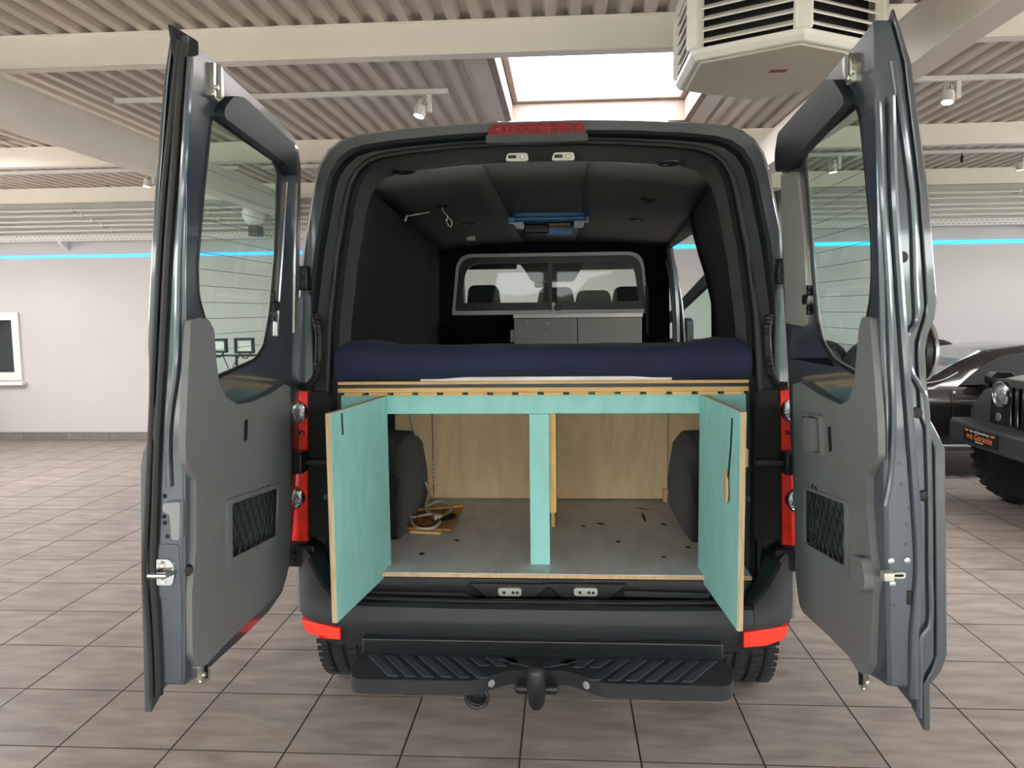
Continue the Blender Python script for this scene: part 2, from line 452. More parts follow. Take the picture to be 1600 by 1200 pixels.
# roof lights
for n_, (a, b, c, d) in enumerate(SKYL):
    seen = (n_ == 2)
    k = thing('skylight', 'square white roof light opening above the dark van' if seen else ['roof light over the left bay, beside the back wall', 'roof light over the left bay, near the street front', '', 'roof light over the right bay, beside the back wall', 'roof light over the right bay, near the street front'][n_], 'skylight', ((a+b)/2, (c+d)/2, ZC), None if seen else 'roof lights outside the picture')
    t_ = .05
    MB().slab([(a, c), (b, c), (b, d), (a, d)], [[(a+t_, c+t_), (b-t_, c+t_), (b-t_, d-t_), (a+t_, d-t_)]], lambda x, y, n: V((x, y, ZC-.012+n)), 0, .26).build('upstand', 'skylight_frame', k, .004)
    MB().slab([(a-.13, c-.1), (b+.13, c-.1), (b+.13, d+.13), (a-.13, d+.13)], [[(a+.0, c+.0), (b-.0, c+.0), (b-.0, d-.0), (a+.0, d-.0)]], lambda x, y, n: V((x, y, ZC-.02+n)), 0, .008).build('flashing', 'roof_sheet', k)
    MB().slab([(a+t_, c+t_), (b-t_, c+t_), (b-t_, d-t_), (a+t_, d-t_)], [[(a+.10, c+.10), (b-.10, c+.10), (b-.10, d-.10), (a+.10, d-.10)]], lambda x, y, n: V((x, y, ZC+.17+n)), 0, .04).build('curb_frame', 'skylight_frame', k, .01)
    box('dome_pane', 'glass_sky', k, a+.06, b-.06, c+.06, d-.06, ZC+.215, ZC+.22)

# purlins (cross beams) and girders
PY = [(-7.1, 0), (-4.2, 0), (-1.28, 0), (1.66, 1), (4.6, 2), (7.0, 3)]
labs = {0: 'white steel cross beam outside the picture', 1: 'nearest white cross beam under the ribbed ceiling, above the van', 2: 'middle white cross beam under the ribbed ceiling', 3: 'white beam along the top of the back wall'}
for y, k in PY:
    zb = 3.13
    m_ = MB()
    m_.box(X0, X1, y+.012, y+.09, zb+.008, ZC-.008)
    m_.box(X0, X1, y, y+.10, zb, zb+.010)
    m_.box(X0, X1, y, y+.10, ZC-.010, ZC-.001)
    o = tag(m_.build('ceiling_beam', 'beam_white', None, .003), labs[k], 'beam', 'cross beams outside the picture' if k == 0 else None)
for k, (xa, xb, lb) in enumerate([(-3.46, -3.30, 'deep grey white girder running lengthwise at the left of the ceiling'), (1.81, 1.965, 'deep grey white girder running lengthwise at the right, above the open van door')]):
    g = thing('roof_girder', lb, 'girder', ((xa+xb)/2, 0, 2.86))
    m_ = MB(); xc = (xa+xb)/2
    m_.box(xa, xb, Y0, Y1, 2.86, 2.876); m_.box(xa, xb, Y0, Y1, 3.112, 3.128)
    sgn = 1 if k == 0 else -1
    m_.box(xc-.02+sgn*.055-.0, xc+.02+sgn*.055, Y0, Y1, 2.876, 3.112)
    m_.build('beam', 'girder', g, .002)
    if k == 1:
        box('stiffener', 'girder', g, xa, xa+.045, .93, .955, 2.876, 3.112)
        pl = box('bolt_plate', 'beam_white', g, xa-.012, xa, 1.50, 1.68, 2.92, 3.10, .003)
        for (py_, pz) in ((1.55, 2.97), (1.63, 2.97), (1.55, 3.05), (1.63, 3.05)):
            disc('bolt', 'beam_white', pl, (xa-.012, py_, pz), (-1, 0, 0), [(.016, 0), (.016, .012), (.008, .012), (.008, .022)], 6)
# lighting tracks and spots
def track(name, xa, xb, y, z, lb):
    o = MB().box(xa, xb, y-.018, y+.018, z, z+.035).box(xa-.004, xa, y-.02, y+.02, z-.002, z+.037).box(xb, xb+.004, y-.02, y+.02, z-.002, z+.037)
    nn = max(2, int((xb-xa)/1.2))
    for k in range(nn+1):
        x = xa+.1+(xb-xa-.2)*k/nn
        o.box(x-.006, x+.006, y-.006, y+.006, z+.035, ZC+.002)
    return tag(o.build(name, 'pipe_white', None, .002), lb, 'light track')
track('lighting_track', -3.295, -0.75, 3.0, 3.275, 'white lighting track on the ceiling left of the roof light')
track('lighting_track', 2.56, 4.55, 3.05, 3.275, 'white lighting track on the ceiling at upper right')
track('lighting_track', -8.2, -3.5, 5.77, 3.275, 'far white lighting track on the ceiling at the left')
track('lighting_track', 2.72, 7.2, 5.83, 3.275, 'far white lighting track on the ceiling at the right')
track('lighting_track', -3.25, -.6, 5.79, 3.275, 'far white lighting track seen over the open left van door')
def spot(px, py, y, aim, lb, energy=60, ztop=3.275):
    p = at(px, py, y=y)
    s = thing('track_spotlight', lb, 'spotlight', (p.x, y, ztop), 'white spotlights on the ceiling tracks')
    sd = 1
    box('adapter', 'pipe_white', s, p.x+.05, p.x+.085, y-.02, y+.02, p.z-.02, ztop, .004)
    d = V(aim).normalized()
    M = frame_M((p.x, y, p.z), -d)
    hd = MB().lathe([(.040, -.05), (.045, -.045), (.046, .01), (.042, .03)], M, 20)
    hd.build('lamp_head', 'pipe_white', s)
    fins = MB()
    for q in range(10):
        a = 2*math.pi*q/10
        fins.box(-.003, .003, .012, .040, .03, .075, M @ Matrix.Rotation(a, 4, 'Z'))
    fins.build('cooling_fins', 'pipe_white', s)
    MB().lathe([(.036, -.0515), (.036, -.0495)], M, 20).build('lens', 'lamp_glow', s)
    box('arm', 'pipe_white', s, p.x+.03, p.x+.06, y-.008, y+.008, p.z, p.z+.02)
    l = bpy.data.lights.new('spot_beam', 'SPOT'); l.energy = energy; l.spot_size = R_(60); l.spot_blend = .6; l.color = (1, .9, .78); l.shadow_soft_size = .03
    lo = bpy.data.objects.new('spot_beam', l); COL.objects.link(lo)
    lo.matrix_world = frame_M(V((p.x, y, p.z))+d*.06, -d)
    lo.parent = s; lo.matrix_parent_inverse = s.matrix_basis.inverted()
spot(657, 172, 3.02, (-.25, -.2, -1), 'white track spotlight beside the roof light', 60)
spot(1481, 150, 3.07, (-.15, -.25, -1), 'white track spotlight at upper right beyond the girder', 60)
spot(1595, 258, 5.85, (.1, .1, -1), 'far white track spotlight at the right edge', 60)
spot(231, 285, 5.79, (-.2, -.1, -1), 'far white track spotlight over the left floor', 60)
spot(1301, 262, 5.85, (.1, 0, -1), 'white track spotlight seen through the right van door glass', 60)
p = at(1503, 245, y=5.83)
MB().lathe([(.008, -.06), (.016, -.04), (.016, .0), (.006, .02), (.006, 3.275-p.z)], frame_M((p.x, p.y, p.z), (0, 0, 1)), 10).build('track_adapter', 'black_plastic', None)
tag(bpy.data.objects['track_adapter'], 'small black adapter hanging from the far right track', 'adapter')

# hexagonal air unit under the ceiling
hc = V((1.06, .87)); hr = .475
ac = thing('ceiling_air_unit', 'white hexagonal air heater with louvred sides hanging over the van', 'air heater', (hc.x, hc.y, 2.74))
hx = lambda r, z: [V((hc.x+r*math.cos(R_(a)), hc.y+r*math.sin(R_(a)), z)) for a in range(-90, 270, 60)]
MB().loft([hx(hr-.05, 2.742), hx(hr-.02, 2.742), hx(hr, 2.765), hx(hr, 2.79), hx(hr-.05, 2.79)], True, False).build('lower_rim', 'unit_white', ac, .006)
MB().loft([hx(hr-.055, 2.735), hx(hr-.045, 2.748), hx(hr-.045, 2.77)], True, True).build('bottom_panel', 'unit_panel', ac, .004)
MB().loft([hx(hr-.075, 2.78), hx(hr-.075, 3.09)], True, True).build('core', 'black_gap', ac)
MB().loft([hx(hr-.03, 3.08), hx(hr, 3.08), hx(hr, 3.14), hx(hr-.1, 3.18), hx(.2, 3.18), hx(.2, ZC-.001)], True, True).build('top_cover', 'unit_white', ac, .004)
for k in range(6):
    A, B = hx(hr-.012, 2.83)[k], hx(hr-.012, 2.83)[(k+1) % 6]
    M = frame_M((A.x, A.y, 2.785), (0, 0, 1), (A-V((hc.x, hc.y, 2.83))))
    MB().box(-.035, .014, -.035, .035, 0, .30, M).build('corner_post', 'unit_white', ac, .01)
    mid = (A+B)/2; ln = (B-A).length
    nrm = (mid-V((hc.x, hc.y, 2.83))).normalized()
    for q in range(6):
        M = frame_M((mid.x, mid.y, 2.815+q*.046), (0, 0, 1), nrm) @ Matrix.Rotation(R_(35), 4, 'Y')
        MB().box(-.03, .012, -ln/2+.03, ln/2-.03, -.003, .004, M).build('louvre_slat', 'unit_white', ac)
lg = at(1216, 111, z=2.734)
lgm = MB()
for r_ in range(2):
    for q in range(7):
        lgm.box(lg.x-.038+q*.011, lg.x-.038+q*.011+.008, lg.y-.020+r_*.024, lg.y-.003+r_*.022, 2.7325, 2.7352)
lgm.build('logo_badge', 'red_logo', ac)

# pipes, cable tray, LED line along the back wall
zs = (3.04, 2.975, 2.90, 2.84, 2.775)
for k, z in enumerate(zs):
    o = MB().tube([(X0+.01, Y1-.05, z), (X1-.01, Y1-.05, z)], .017, 10).build('conduit_pipe', 'pipe_white', None)
    tag(o, ['topmost', 'second', 'middle', 'fourth', 'lowest'][k]+' of the white conduit pipes along the back wall', 'pipe', 'conduit pipes along the back wall')
    for x in [-8+1.7*q+.13*k for q in range(10)]:
        MB().box(x-.015, x+.015, Y1-.07, Y1-.0005, z-.024, z+.024).build('pipe_clip', 'pipe_white', o, .003)
ct = thing('cable_tray', 'white perforated cable tray along the back wall above the blue light line', 'cable tray', (0, Y1, 2.63))
m_ = MB(); yT = Y1-.16; cw = .06
nx = int((X1-X0-.04)/cw)
for r_ in range(2):
    zb = 2.64+.036*r_
    for q in range(nx):
        x = X0+.02+q*cw+(cw/2 if r_ else 0); 
        o_ = [(x, zb), (x+cw, zb), (x+cw, zb+.036), (x, zb+.036)]
        i_ = [(x+.014, zb+.010), (x+.046, zb+.010), (x+.046, zb+.024), (x+.014, zb+.024)]
        vs = [V((a, yT, b)) for a, b in o_+i_]
        m_.add(vs, [(0, 1, 5, 4), (1, 2, 6, 5), (2, 3, 7, 6), (3, 0, 4, 7)])
m_.build('slotted_side', 'pipe_white', ct, sm=False)
MB().box(X0+.02, X1-.02, yT, Y1-.03, 2.634, 2.638).build('tray_base', 'pipe_white', ct)
for q in range(10):
    x = -8.2+q*1.75
    MB().hexa([(x, yT, 2.615), (x+.04, yT, 2.615), (x+.04, Y1-.001, 2.52), (x, Y1-.001, 2.52), (x, yT, 2.634), (x+.04, yT, 2.634), (x+.04, Y1-.001, 2.634), (x, Y1-.001, 2.634)]).build('bracket', 'pipe_white', ct)
za, zb = at(100, 399, y=Y1-.01), at(1500, 380, y=Y1-.01)
zl = (za.z+zb.z)/2
tag(MB().box(X0+.02, X1-.02, Y1-.016, Y1-.001, zl-.020, zl+.020).build('led_strip', 'led', None), 'glowing blue light strip running along the back wall', 'light strip')
# globe lamp on the tray
p = at(397, 334, y=Y1-.32)
gl = thing('globe_lamp', 'white ball lamp standing on the cable tray, seen through the left van door glass', 'lamp', (p.x, Y1-.32, p.z))
MB().lathe([(.148*math.sin(math.pi*t/14)+1e-4, -.148*math.cos(math.pi*t/14)) for t in range(15)], frame_M(p, (0, 0, 1)), 28).build('globe', 'globe', gl)
MB().box(p.x-.07, p.x+.05, Y1-.36, Y1-.16, 2.645, p.z-.147).build('socket', 'trim', gl, .006)
# work lights on a stand
wl = thing('work_light_stand', 'pair of black framed floodlights on a stand by the back wall', 'work light', (-3.78, 6.1, 0))
for (qa, qb, qc, qd) in ((328, 531, 354, 549), (369, 530, 396, 550)):
    A, B = at(qa, qb, y=6.1), at(qc, qd, y=6.1)
    xa, xb, za, zb = A.x, B.x, B.z, A.z
    fr = MB().slab([(xa-.015, za-.015), (xb+.015, za-.015), (xb+.015, zb+.015), (xa-.015, zb+.015)], [[(xa+.012, za+.012), (xb-.012, za+.012), (xb-.012, zb-.012), (xa+.012, zb-.012)]], XZ(6.06), 0, .06).build('lamp_frame', 'black_plastic', wl, .006)
    MB().box(xa+.005, xb-.005, 6.085, 6.09, za+.005, zb-.005).build('lamp_glass', 'pipe_white', fr)
    MB().tube([(xa+.03, 6.09, za-.015), ((xa+xb)/2-.02, 6.1, za-.07), ((xa+xb)/2+.02, 6.1, za-.07), (xb-.03, 6.09, za-.015)], .008, 6).build('lamp_bracket', 'black_plastic', fr)
MB().tube([(-4.03, 6.1, 1.18), (-3.50, 6.1, 1.18)], .012, 8).build('cross_bar', 'black_plastic', wl)
MB().tube([(-3.77, 6.1, .35), (-3.77, 6.1, 1.185)], .016, 8).build('pole', 'black_plastic', wl)
for a in (0, 120, 240):
    MB().tube([(-3.77, 6.1, .55), (-3.77+.45*math.cos(R_(a)), 6.1+.45*math.sin(R_(a)), .008)], .012, 8).build('leg', 'black_plastic', wl)
MB().tube(smooth([(-3.94, 6.08, 1.22), (-3.88, 6.07, 1.08), (-3.83, 6.07, .98), (-3.79, 6.07, 1.08), (-3.7, 6.07, 1.2)]), .006, 6).build('cable', 'black_plastic', wl)

# ================================================================== VAN
van = thing('van', 'dark grey panel van with both rear doors wide open, converted inside', 'van', (0, 2.8, 0))
HALF = [(.968, .50), (.966, .65), (.966, .80), (.965, .95), (.964, 1.10), (.955, 1.40), (.930, 1.70), (.890, 1.95), (.860, 2.08), (.840, 2.17), (.820, 2.23), (.785, 2.28), (.740, 2.312), (.68, 2.33), (.55, 2.345), (.35, 2.358), (.15, 2.365)]
FULL = [(-x, z) for x, z in HALF]+[(x, z) for x, z in reversed(HALF)]
def loop(os_, ot, y, sel=None):
    out = []
    for x, z in FULL:
        hw = .90
        k = 1-os_/hw
        zz = .5+(z-.5)*(1-ot/1.86)
        out.append(V((x*k, y, zz)))
    return out if sel is None else [out[i] for i in sel]
def strip(name, mat, specs, sel=None, bevel=0, solid=0):
    return MB().loft([loop(*s_, sel=sel) for s_ in specs], False, False).build(name, mat, van, bevel, solid=solid, ang=40)
strip('rear_body_shell', 'paint', [(-.02, -.012, 1.35), (-.018, -.012, .30), (-.004, -.004, .08), (.004, .002, .02), (.018, .010, 0), (.050, .042, 0.002), (.060, .052, .022)])
strip('door_rebate', 'paint_matte', [(.060, .052, .022), (.070, .058, .060), (.105, .070, .064), (.112, .076, .035)])
strip('inner_flange', 'paint_dark', [(.112, .076, .035), (.136, .084, .032), (.142, .087, .07)])
pts = loop(.128, .081, .024)
MB().tube(pts, .010, 8).build('door_opening_seal', 'rubber', van)
strip('header_felt', 'felt', [(.140, .087, .045), (.158, .092, .052), (.175, .1265, .145)])
n_ = len(FULL)
sel = [i for i, (x, z) in enumerate(FULL) if x < 0 or z > 2.12]
MB().loft([loop(-.02, -.012, 1.35, sel), loop(-.02, -.012, 3.3, sel), loop(-.005, .0, 4.25, sel)], False, False).build('roof_and_side', 'paint', van)
MB().loft([[V((.975, 1.35, .5)), V((.978, 1.35, .66))], [V((.98, 4.5, .5)), V((.98, 4.5, .66))]], False, False).build('side_sill', 'paint', van, solid=.03)
selr = [i for i, (x, z) in enumerate(FULL) if x > 0 and z < 2.2]
MB().loft([loop(-.02, -.012, 2.86, selr), loop(-.02, -.012, 3.24, selr)], False, False).build('pillar', 'paint', van, solid=.02)
bp_ = MB().tube(smooth([(.86, 2.86, 2.10), (.885, 2.83, 1.9), (.905, 2.82, 1.6), (.915, 2.82, 1.2), (.92, 2.82, .7)]), .028, 8).build('pillar_trim', 'smoke_plastic', van)
MB().tube(smooth([(.835, 2.84, 2.02), (.862, 2.81, 1.85), (.885, 2.80, 1.6), (.892, 2.80, 1.3)]), .010, 6).build('seat_belt', 'black_plastic', van)
# front end
NO = [(-.86, 4.25, 2.29), (.86, 4.25, 2.29), (.92, 5.10, 1.42), (-.92, 5.10, 1.42)]
hood = MB()
def sec(y, hw, zt, zb): return [V((-hw, y, zb)), V((-hw, y, zt-.08)), V((-hw+.1, y, zt)), V((hw-.1, y, zt)), V((hw, y, zt-.08)), V((hw, y, zb))]
hood.loft([sec(4.9, .96, 1.44, .45), sec(5.25, .95, 1.36, .45), sec(5.6, .9, 1.12, .4), sec(5.78, .82, .9, .35), sec(5.8, .8, .45, .35)], True, True).build('bonnet', 'paint', van)
for s in (-1, 1):
    MB().tube([(s*.86, 4.22, 2.24), (s*.89, 4.6, 1.87), (s*.935, 5.12, 1.36)], .045, 8).build('windscreen_pillar', 'smoke_plastic', van)
MB().slab([(-.85, 0), (.85, 0), (.92, 1.13), (-.92, 1.13)], [], lambda a, b, n: V((a, 4.28+b*.72+n, 2.17-b*.70)), 0, .006).build('windscreen', 'glass_cab', van)
box('dashboard', 'black_plastic', van, -.90, .90, 4.55, 5.05, 1.0, 1.32, .05)
MB().loft([[V((-.87, 3.22, 2.24)), V((.87, 3.22, 2.24))], [V((-.85, 4.15, 2.16)), V((.85, 4.15, 2.16))], [V((-.86, 4.32, 2.10)), V((.86, 4.32, 2.10))]], False, False).build('cab_headliner', 'seat_cloth', van, solid=.02)
cA, cB = at(826, 405, y=4.2), at(902, 440, y=4.2)
MB().slab(rnd([(cA.x-.12, 2.13), (cB.x+.10, 2.13), (cB.x+.03, 2.03), (cB.x-.03, cB.z), (cA.x+.03, cB.z), (cA.x-.03, 2.03)], .03), [], XZ(4.02), 0, .25).build('overhead_console', 'black_plastic', van, .012)
mA = at(852, 440, y=4.3)
MB().slab(rnd([(mA.x-.10, mA.z-.055), (mA.x+.06, mA.z-.055), (mA.x+.06, mA.z+.03), (mA.x-.10, mA.z+.03)], .025), [], XZ(4.29), 0, .04).build('rear_view_mirror', 'black_plastic', van, .008)
for s in (-1, 1):
    a_ = at(760 if s < 0 else 955, 418, y=4.25)
    MB().box(a_.x-.28, a_.x+.28, 4.20, 4.225, a_.z-.02, a_.z+.05).build('sun_visor', 'smoke_plastic', van, .008)
def seat(xa, xb, ztop, zback, heads):
    xm = (xa+xb)/2
    st = MB().slab(rnd([(xa, .75), (xb, .75), (xb-.01, zback), (xa+.01, zback)], .05), [], lambda a, b, n: V((a, 3.62+n-(b-.75)*.12, b)), 0, .13).build('cab_seat', 'seat_cloth', van, .03)
    box('cushion', 'seat_cloth', st, xa, xb, 3.66, 4.15, .70, .88, .05)
    for (ha, hb, zt) in heads:
        MB().slab(rnd([(ha, zback-.02), (hb, zback-.02), (hb-.035, zt), (ha+.035, zt)], [.0, .0, .05, .05]), [], lambda a, b, n: V((a, 3.50+n, b)), 0, .10).build('headrest', 'seat_cloth', st, .02)
hA, hB = at(727, 446, y=3.55), at(785, 475, y=3.55)
seat(-.84, -.36, hA.z, 1.62, [(hA.x, hB.x, hA.z)])
b1, b2, b3 = at(860, 451, y=3.55), at(905, 454, y=3.55), at(957, 450, y=3.55); b4 = at(1004, 452, y=3.55)
seat(-.05, .84, b1.z, 1.68, [(b1.x-.12, at(900, 450, y=3.55).x, b1.z+.01), (at(896, 455, y=3.55).x, at(958, 455, y=3.55).x, b2.z), (at(954, 455, y=3.55).x, b4.x+.06, b3.z+.01)])
# open passenger door with mirror, seen through the side opening
H0 = V((.99, 4.45, 0)); dd = V((.80, -.60, 0)).normalized()
fd = lambda a, b, n: H0+dd*a+V((0, 0, b))+V((dd.y, -dd.x, 0))*n
def pd(px, py):     # pixel to door plane coordinates
    nrm = V((dd.y, -dd.x, 0)); d = ray(px, py)
    t = (H0-CAM).dot(nrm)/d.dot(nrm); q = CAM+d*t
    return ((q-H0).dot(dd), q.z)
q1, q2 = pd(1068, 468), pd(1104, 428)
sl = (q2[1]-q1[1])/(q2[0]-q1[0])
za_ = lambda a: q1[1]+sl*(a-q1[0])
top = 2.12; at_ = q1[0]+(top-q1[1])/sl
wlow = 1.38; aw = q1[0]+(wlow-q1[1])/sl
out = [(0.0, .5), (1.05, .5), (1.08, top), (at_, top), (aw-.06, wlow-.03), (0.0, 1.2)]
hole = [(aw+.07, wlow+.02), (1.0, wlow+.02), (1.02, top-.09), (at_+.07, top-.09)]
fdo = MB().slab(out, [hole], fd, -.03, .03).build('front_door', 'black_plastic', van, .008)
tag(fdo, 'open black passenger door seen through the side opening')
MB().slab(hole, [], fd, -.003, .003).build('window_glass', 'glass_green', fdo)
mm = pd(1079, 520)
mo = MB().slab(rnd([(mm[0]-.06, mm[1]-.20), (mm[0]+.055, mm[1]-.20), (mm[0]+.05, mm[1]+.12), (mm[0]+.0, mm[1]+.14), (mm[0]-.06, mm[1]+.13)], .05), [], fd, .04, .16).build('door_mirror', 'black_plastic', fdo, .02)
MB().slab(rnd([(mm[0]-.045, mm[1]-.18), (mm[0]+.035, mm[1]-.18), (mm[0]+.03, mm[1]+.10), (mm[0]-.045, mm[1]+.11)], .03), [], fd, .033, .041).build('mirror_glass', 'chrome', fdo)
# sliding side door pushed back along the right flank
sd = MB().loft([[V((1.04, y, .52)), V((1.055, y, .9)), V((1.045, y, 1.3)), V((1.01, y, 1.8)), V((.985, y, 2.08)), V((.97, y, 2.15))] for y in (.42, 1.55)], False, False).build('sliding_door', 'paint', van, solid=.04)

# ---- interior lining
def hwT(y): return .70+.175*(y-.145)/3.05
def hwM(y): return .775+(.885-.775)*min(1, (y-.145)/.45)
def wallx(y, z):
    t = min(1, max(0, (2.185-z)/.55)); return hwT(y)+(hwM(y)-hwT(y))*(t*t*(3-2*t))
def zc(x, y): return 2.24-.035*(y-.145)/3.05-.055*(abs(x)/hwT(y))**2
zz_ = [.66, .9, 1.2, 1.5, 1.7, 1.85, 1.95, 2.05, 2.12, 2.16, 2.187]
for s, ys in ((-1, [.145, .25, .4, .6, .9, 1.3, 1.9, 2.5, 3.2]), (1, [.145, .25, .4, .6, .9, 1.1, 1.28])):
    MB().loft([[V((s*wallx(y, z), y, z if k < 10 else zc(wallx(y, z), y)+.004)) for k, z in enumerate(zz_)] for y in ys], False, False).build('side_lining', 'felt_blue', van, solid=.012)
rr = [V((wallx(1.28, z), 1.28, z)) for z in zz_]
MB().tube(rr, .012, 8).build('lining_edge', 'felt_blue', van)
MB().loft([[V((wallx(y, 2.187), y, 2.185-.03*(y-1.28)/1.9)), V((wallx(y, 2.15)+.008, y, 2.150-.02*(y-1.28)/1.6)), V((.90, y, 2.150-.02*(y-1.28)/1.6)), V((.885, y, 2.2))] for y in (1.28, 2.0, 2.9, 3.2)], False, False).build('roof_rail_lining', 'felt', van, solid=.01)
for (xa, xb, ya, yb) in ((-9, -.215, .15, 3.19), (-.212, .19, .15, 3.19), (.193, 9, .15, 3.19)):
    rows = []
    for k in range(9):
        y = ya+(yb-ya)*k/8
        a = max(xa, -hwT(y)); b = min(xb, hwT(y))
        rows.append([V((a+(b-a)*j/6, y, zc(a+(b-a)*j/6, y))) for j in range(7)])
    MB().loft(rows, False, False).build('ceiling_panel', 'ceil_panel', van, solid=.008)
for (px, py) in ((630, 268), (1045, 255), (1015, 313), (995, 344), (690, 322), (730, 350)):
    p = at(px, py, z=2.205)
    z = zc(p.x, max(.2, p.y)); p = at(px, py, z=z-.006); z = zc(p.x, max(.2, p.y))
    sp = disc('ceiling_downlight', 'black_plastic', van, (p.x, p.y, z-.003), (0, 0, -1), [(.045, 0), (.045, .006), (.034, .010), (.028, .006)], 18)
    disc('reflector', 'chrome', sp, (p.x, p.y, z-.008), (0, 0, -1), [(.024, 0), (.02, .004), (.008, .002)], 14)
# hanging wires, small white switch box, dangling spring clips
p = at(690, 322, z=2.2); q = at(704, 356, y=p.y+.02)
MB().tube(smooth([(p.x, p.y, 2.20), (p.x+.01, p.y, 2.17), (p.x+.03, p.y, 2.15), (p.x+.025, p.y, 2.13), (q.x-.02, p.y, q.z+.04), (q.x, p.y, q.z), (q.x+.01, p.y, q.z+.03), (q.x-.015, p.y, q.z+.055)], 3), .0022, 6).build('spring_clip', 'zinc', van)
p = at(736, 369, y=2.55)
box('switch_box', 'white_edge', van, p.x-.028, p.x+.028, 2.53, 2.57, p.z-.03, zc(p.x, 2.55), .004)
p = at(633, 342, y=.9)
MB().tube([(p.x, .9, p.z-.012), (p.x+.004, .9, p.z+.0), (p.x+.012, .9, p.z+.02)], .006, 6).build('wire_stub', 'cable_grey', van)
MB().tube(smooth([(p.x+.005, .9, p.z+.012), (p.x+.05, .92, p.z+.022), (p.x+.11, .95, p.z+.035)]), .003, 6).build('wire', 'cable_grey', van)
# roof vent with blue film
v1, v2 = at(797, 336, y=1.55), at(917, 336, y=1.55)
za = zc(0, 1.55)
rv = MB().slab(rnd([(v1.x+.01, 1.55), (v2.x-.01, 1.55), (v2.x-.01, 2.0), (v1.x+.01, 2.0)], .03), [rnd([(v1.x+.07, 1.60), (v2.x-.07, 1.60), (v2.x-.07, 1.95), (v1.x+.07, 1.95)], .02)], lambda a, b, n: V((a, b, za-.05+n)), 0, .045).build('roof_vent', 'blue_film', van, .006)
MB().tube([(v1.x+.02, 1.555, za-.04), (v2.x-.02, 1.555, za-.04)], .016, 10).build('front_roller', 'blue_film', rv)
box('vent_opening', 'black_gap', rv, v1.x+.06, v2.x-.06, 1.60, 1.96, za-.018, za-.012)
v3 = at(858, 352, y=1.93)
box('vent_flap', 'blue_film', rv, v3.x-.02, v2.x-.075, 1.90, 1.94, za-.10, za-.045, .006)
box('yellow_tab', 'yellow', rv, v3.x, v3.x+.13, 1.88, 1.888, za-.046, za-.030)
box('catch_plate', 'black_plastic', rv, v1.x+.06, v3.x+.0, 1.89, 1.93, za-.09, za-.03, .01)
for s, v_ in ((1, v1), (-1, v2)):
    box('end_clip', 'blue_film', rv, v_.x-.01, v_.x+.03 if s > 0 else v_.x+.012, 1.53, 1.60, za-.06, za-.03, .004)
# bulkhead with sliding window
YB = 3.2
A, B, Cc, Dd = at(718, 396, y=YB), at(1001, 394, y=YB), at(1014, 490, y=YB), at(706, 492, y=YB)
zt, zb = (A.z+B.z)/2, (Cc.z+Dd.z)/2
fo = [(Dd.x, zb), (Cc.x, zb), (Cc.x-.005, zt-.12), (B.x-.03, zt), (A.x+.03, zt), (Dd.x+.005, zt-.12)]
fo = rnd([(Dd.x, zb), (Cc.x, zb), (Cc.x-.05, zt), (Dd.x+.05, zt)], [.02, .02, .12, .12], 6)
ins = lambda q: rnd([(Dd.x+q, zb+q*1.25), (Cc.x-q, zb+q*1.25), (Cc.x-.045-q, zt-q), (Dd.x+.045+q, zt-q)], [.03, .03, .11, .11], 6)
bk = MB().slab([(-.93, .6), (.93, .6), (.90, 2.2), (.84, 2.26), (-.84, 2.26), (-.90, 2.2)], [ins(.02)], XZ(YB), 0, .02).build('bulkhead', 'felt_blue', van, sm=False)
MB().slab(fo, [ins(.026)], XZ(YB-.008), 0, .007).build('window_surround', 'edge_trim', bk, .002)
MB().slab(ins(.026), [ins(.075)], XZ(YB-.004), 0, .03).build('window_frame', 'black_plastic', bk, .004)
MB().slab(ins(.06), [], XZ(YB+.012), 0, .005).build('window_glass', 'glass_cab', bk)
p = at(860, 470, y=YB)
box('mullion', 'black_plastic', bk, p.x-.014, p.x+.014, YB-.006, YB+.01, zb+.06, zt-.06)
box('latch_plate', 'white_edge', bk, p.x+.012, p.x+.035, YB-.022, YB-.010, zb-.01, zb+.09, .002)
box('latch_lever', 'black_plastic', bk, p.x+.03, p.x+.085, YB-.035, YB-.010, zb+.03, zb+.065, .005)
MB().tube([(.735, 3.16, 1.48), (.735, 3.16, 1.85)], .012, 8).build('grab_rail', 'smoke_plastic', bk)

# ---- sill, bumper, step, tow hitch
MB().slab([(-.80, .43), (.80, .43), (.80, .648), (-.80, .648)], [], XZ(-.012), 0, .06).build('load_sill', 'paint_dark', van, .008)
for px in (797, 915):
    p = at(px, 923, y=-.02)
    ls = MB().slab([(p.x-.16, p.z+.028), (p.x+.16, p.z+.028), (p.x+.085, p.z-.035), (p.x-.085, p.z-.035)], [], XZ(-.026), 0, .014).build('latch_recess', 'black_plastic', van, .004)
    lp = MB().slab(rnd([(p.x-.045, p.z-.016), (p.x+.045, p.z-.016), (p.x+.045, p.z+.016), (p.x-.045, p.z+.016)], .014), [], XZ(-.036), 0, .010).build('latch_plate', 'alu_paint', ls, .003)
    for q in (-.022, .012, .028):
        disc('screw', 'black_plastic', ls, (p.x+q, -.0362, p.z-.002), (0, -1, 0), [(.006, 0), (.005, .002)], 10)
for s in (-1, 1):
    for (px0, px1) in (((560, 740),) if s < 0 else ((975, 1110),)):
        a_, b_ = at(px0, 928, y=-.03), at(px1, 932, y=-.03)
        MB().slab([(a_.x, a_.z-.012), (b_.x, b_.z-.012), (b_.x-(.03 if s < 0 else 0), b_.z+.012), (a_.x, a_.z+.012)], [], XZ(-.03), 0, .018).build('sill_step_edge', 'bumper_plastic', van, .003)
MB().tube(smooth([(-.74, -.03, .63), (-.735, -.05, .60), (-.68, -.06, .585), (-.3, -.075, .582), (.3, -.075, .582), (.68, -.06, .585), (.735, -.05, .60), (.74, -.03, .63)]), .010, 8).build('sill_seal', 'rubber', van)
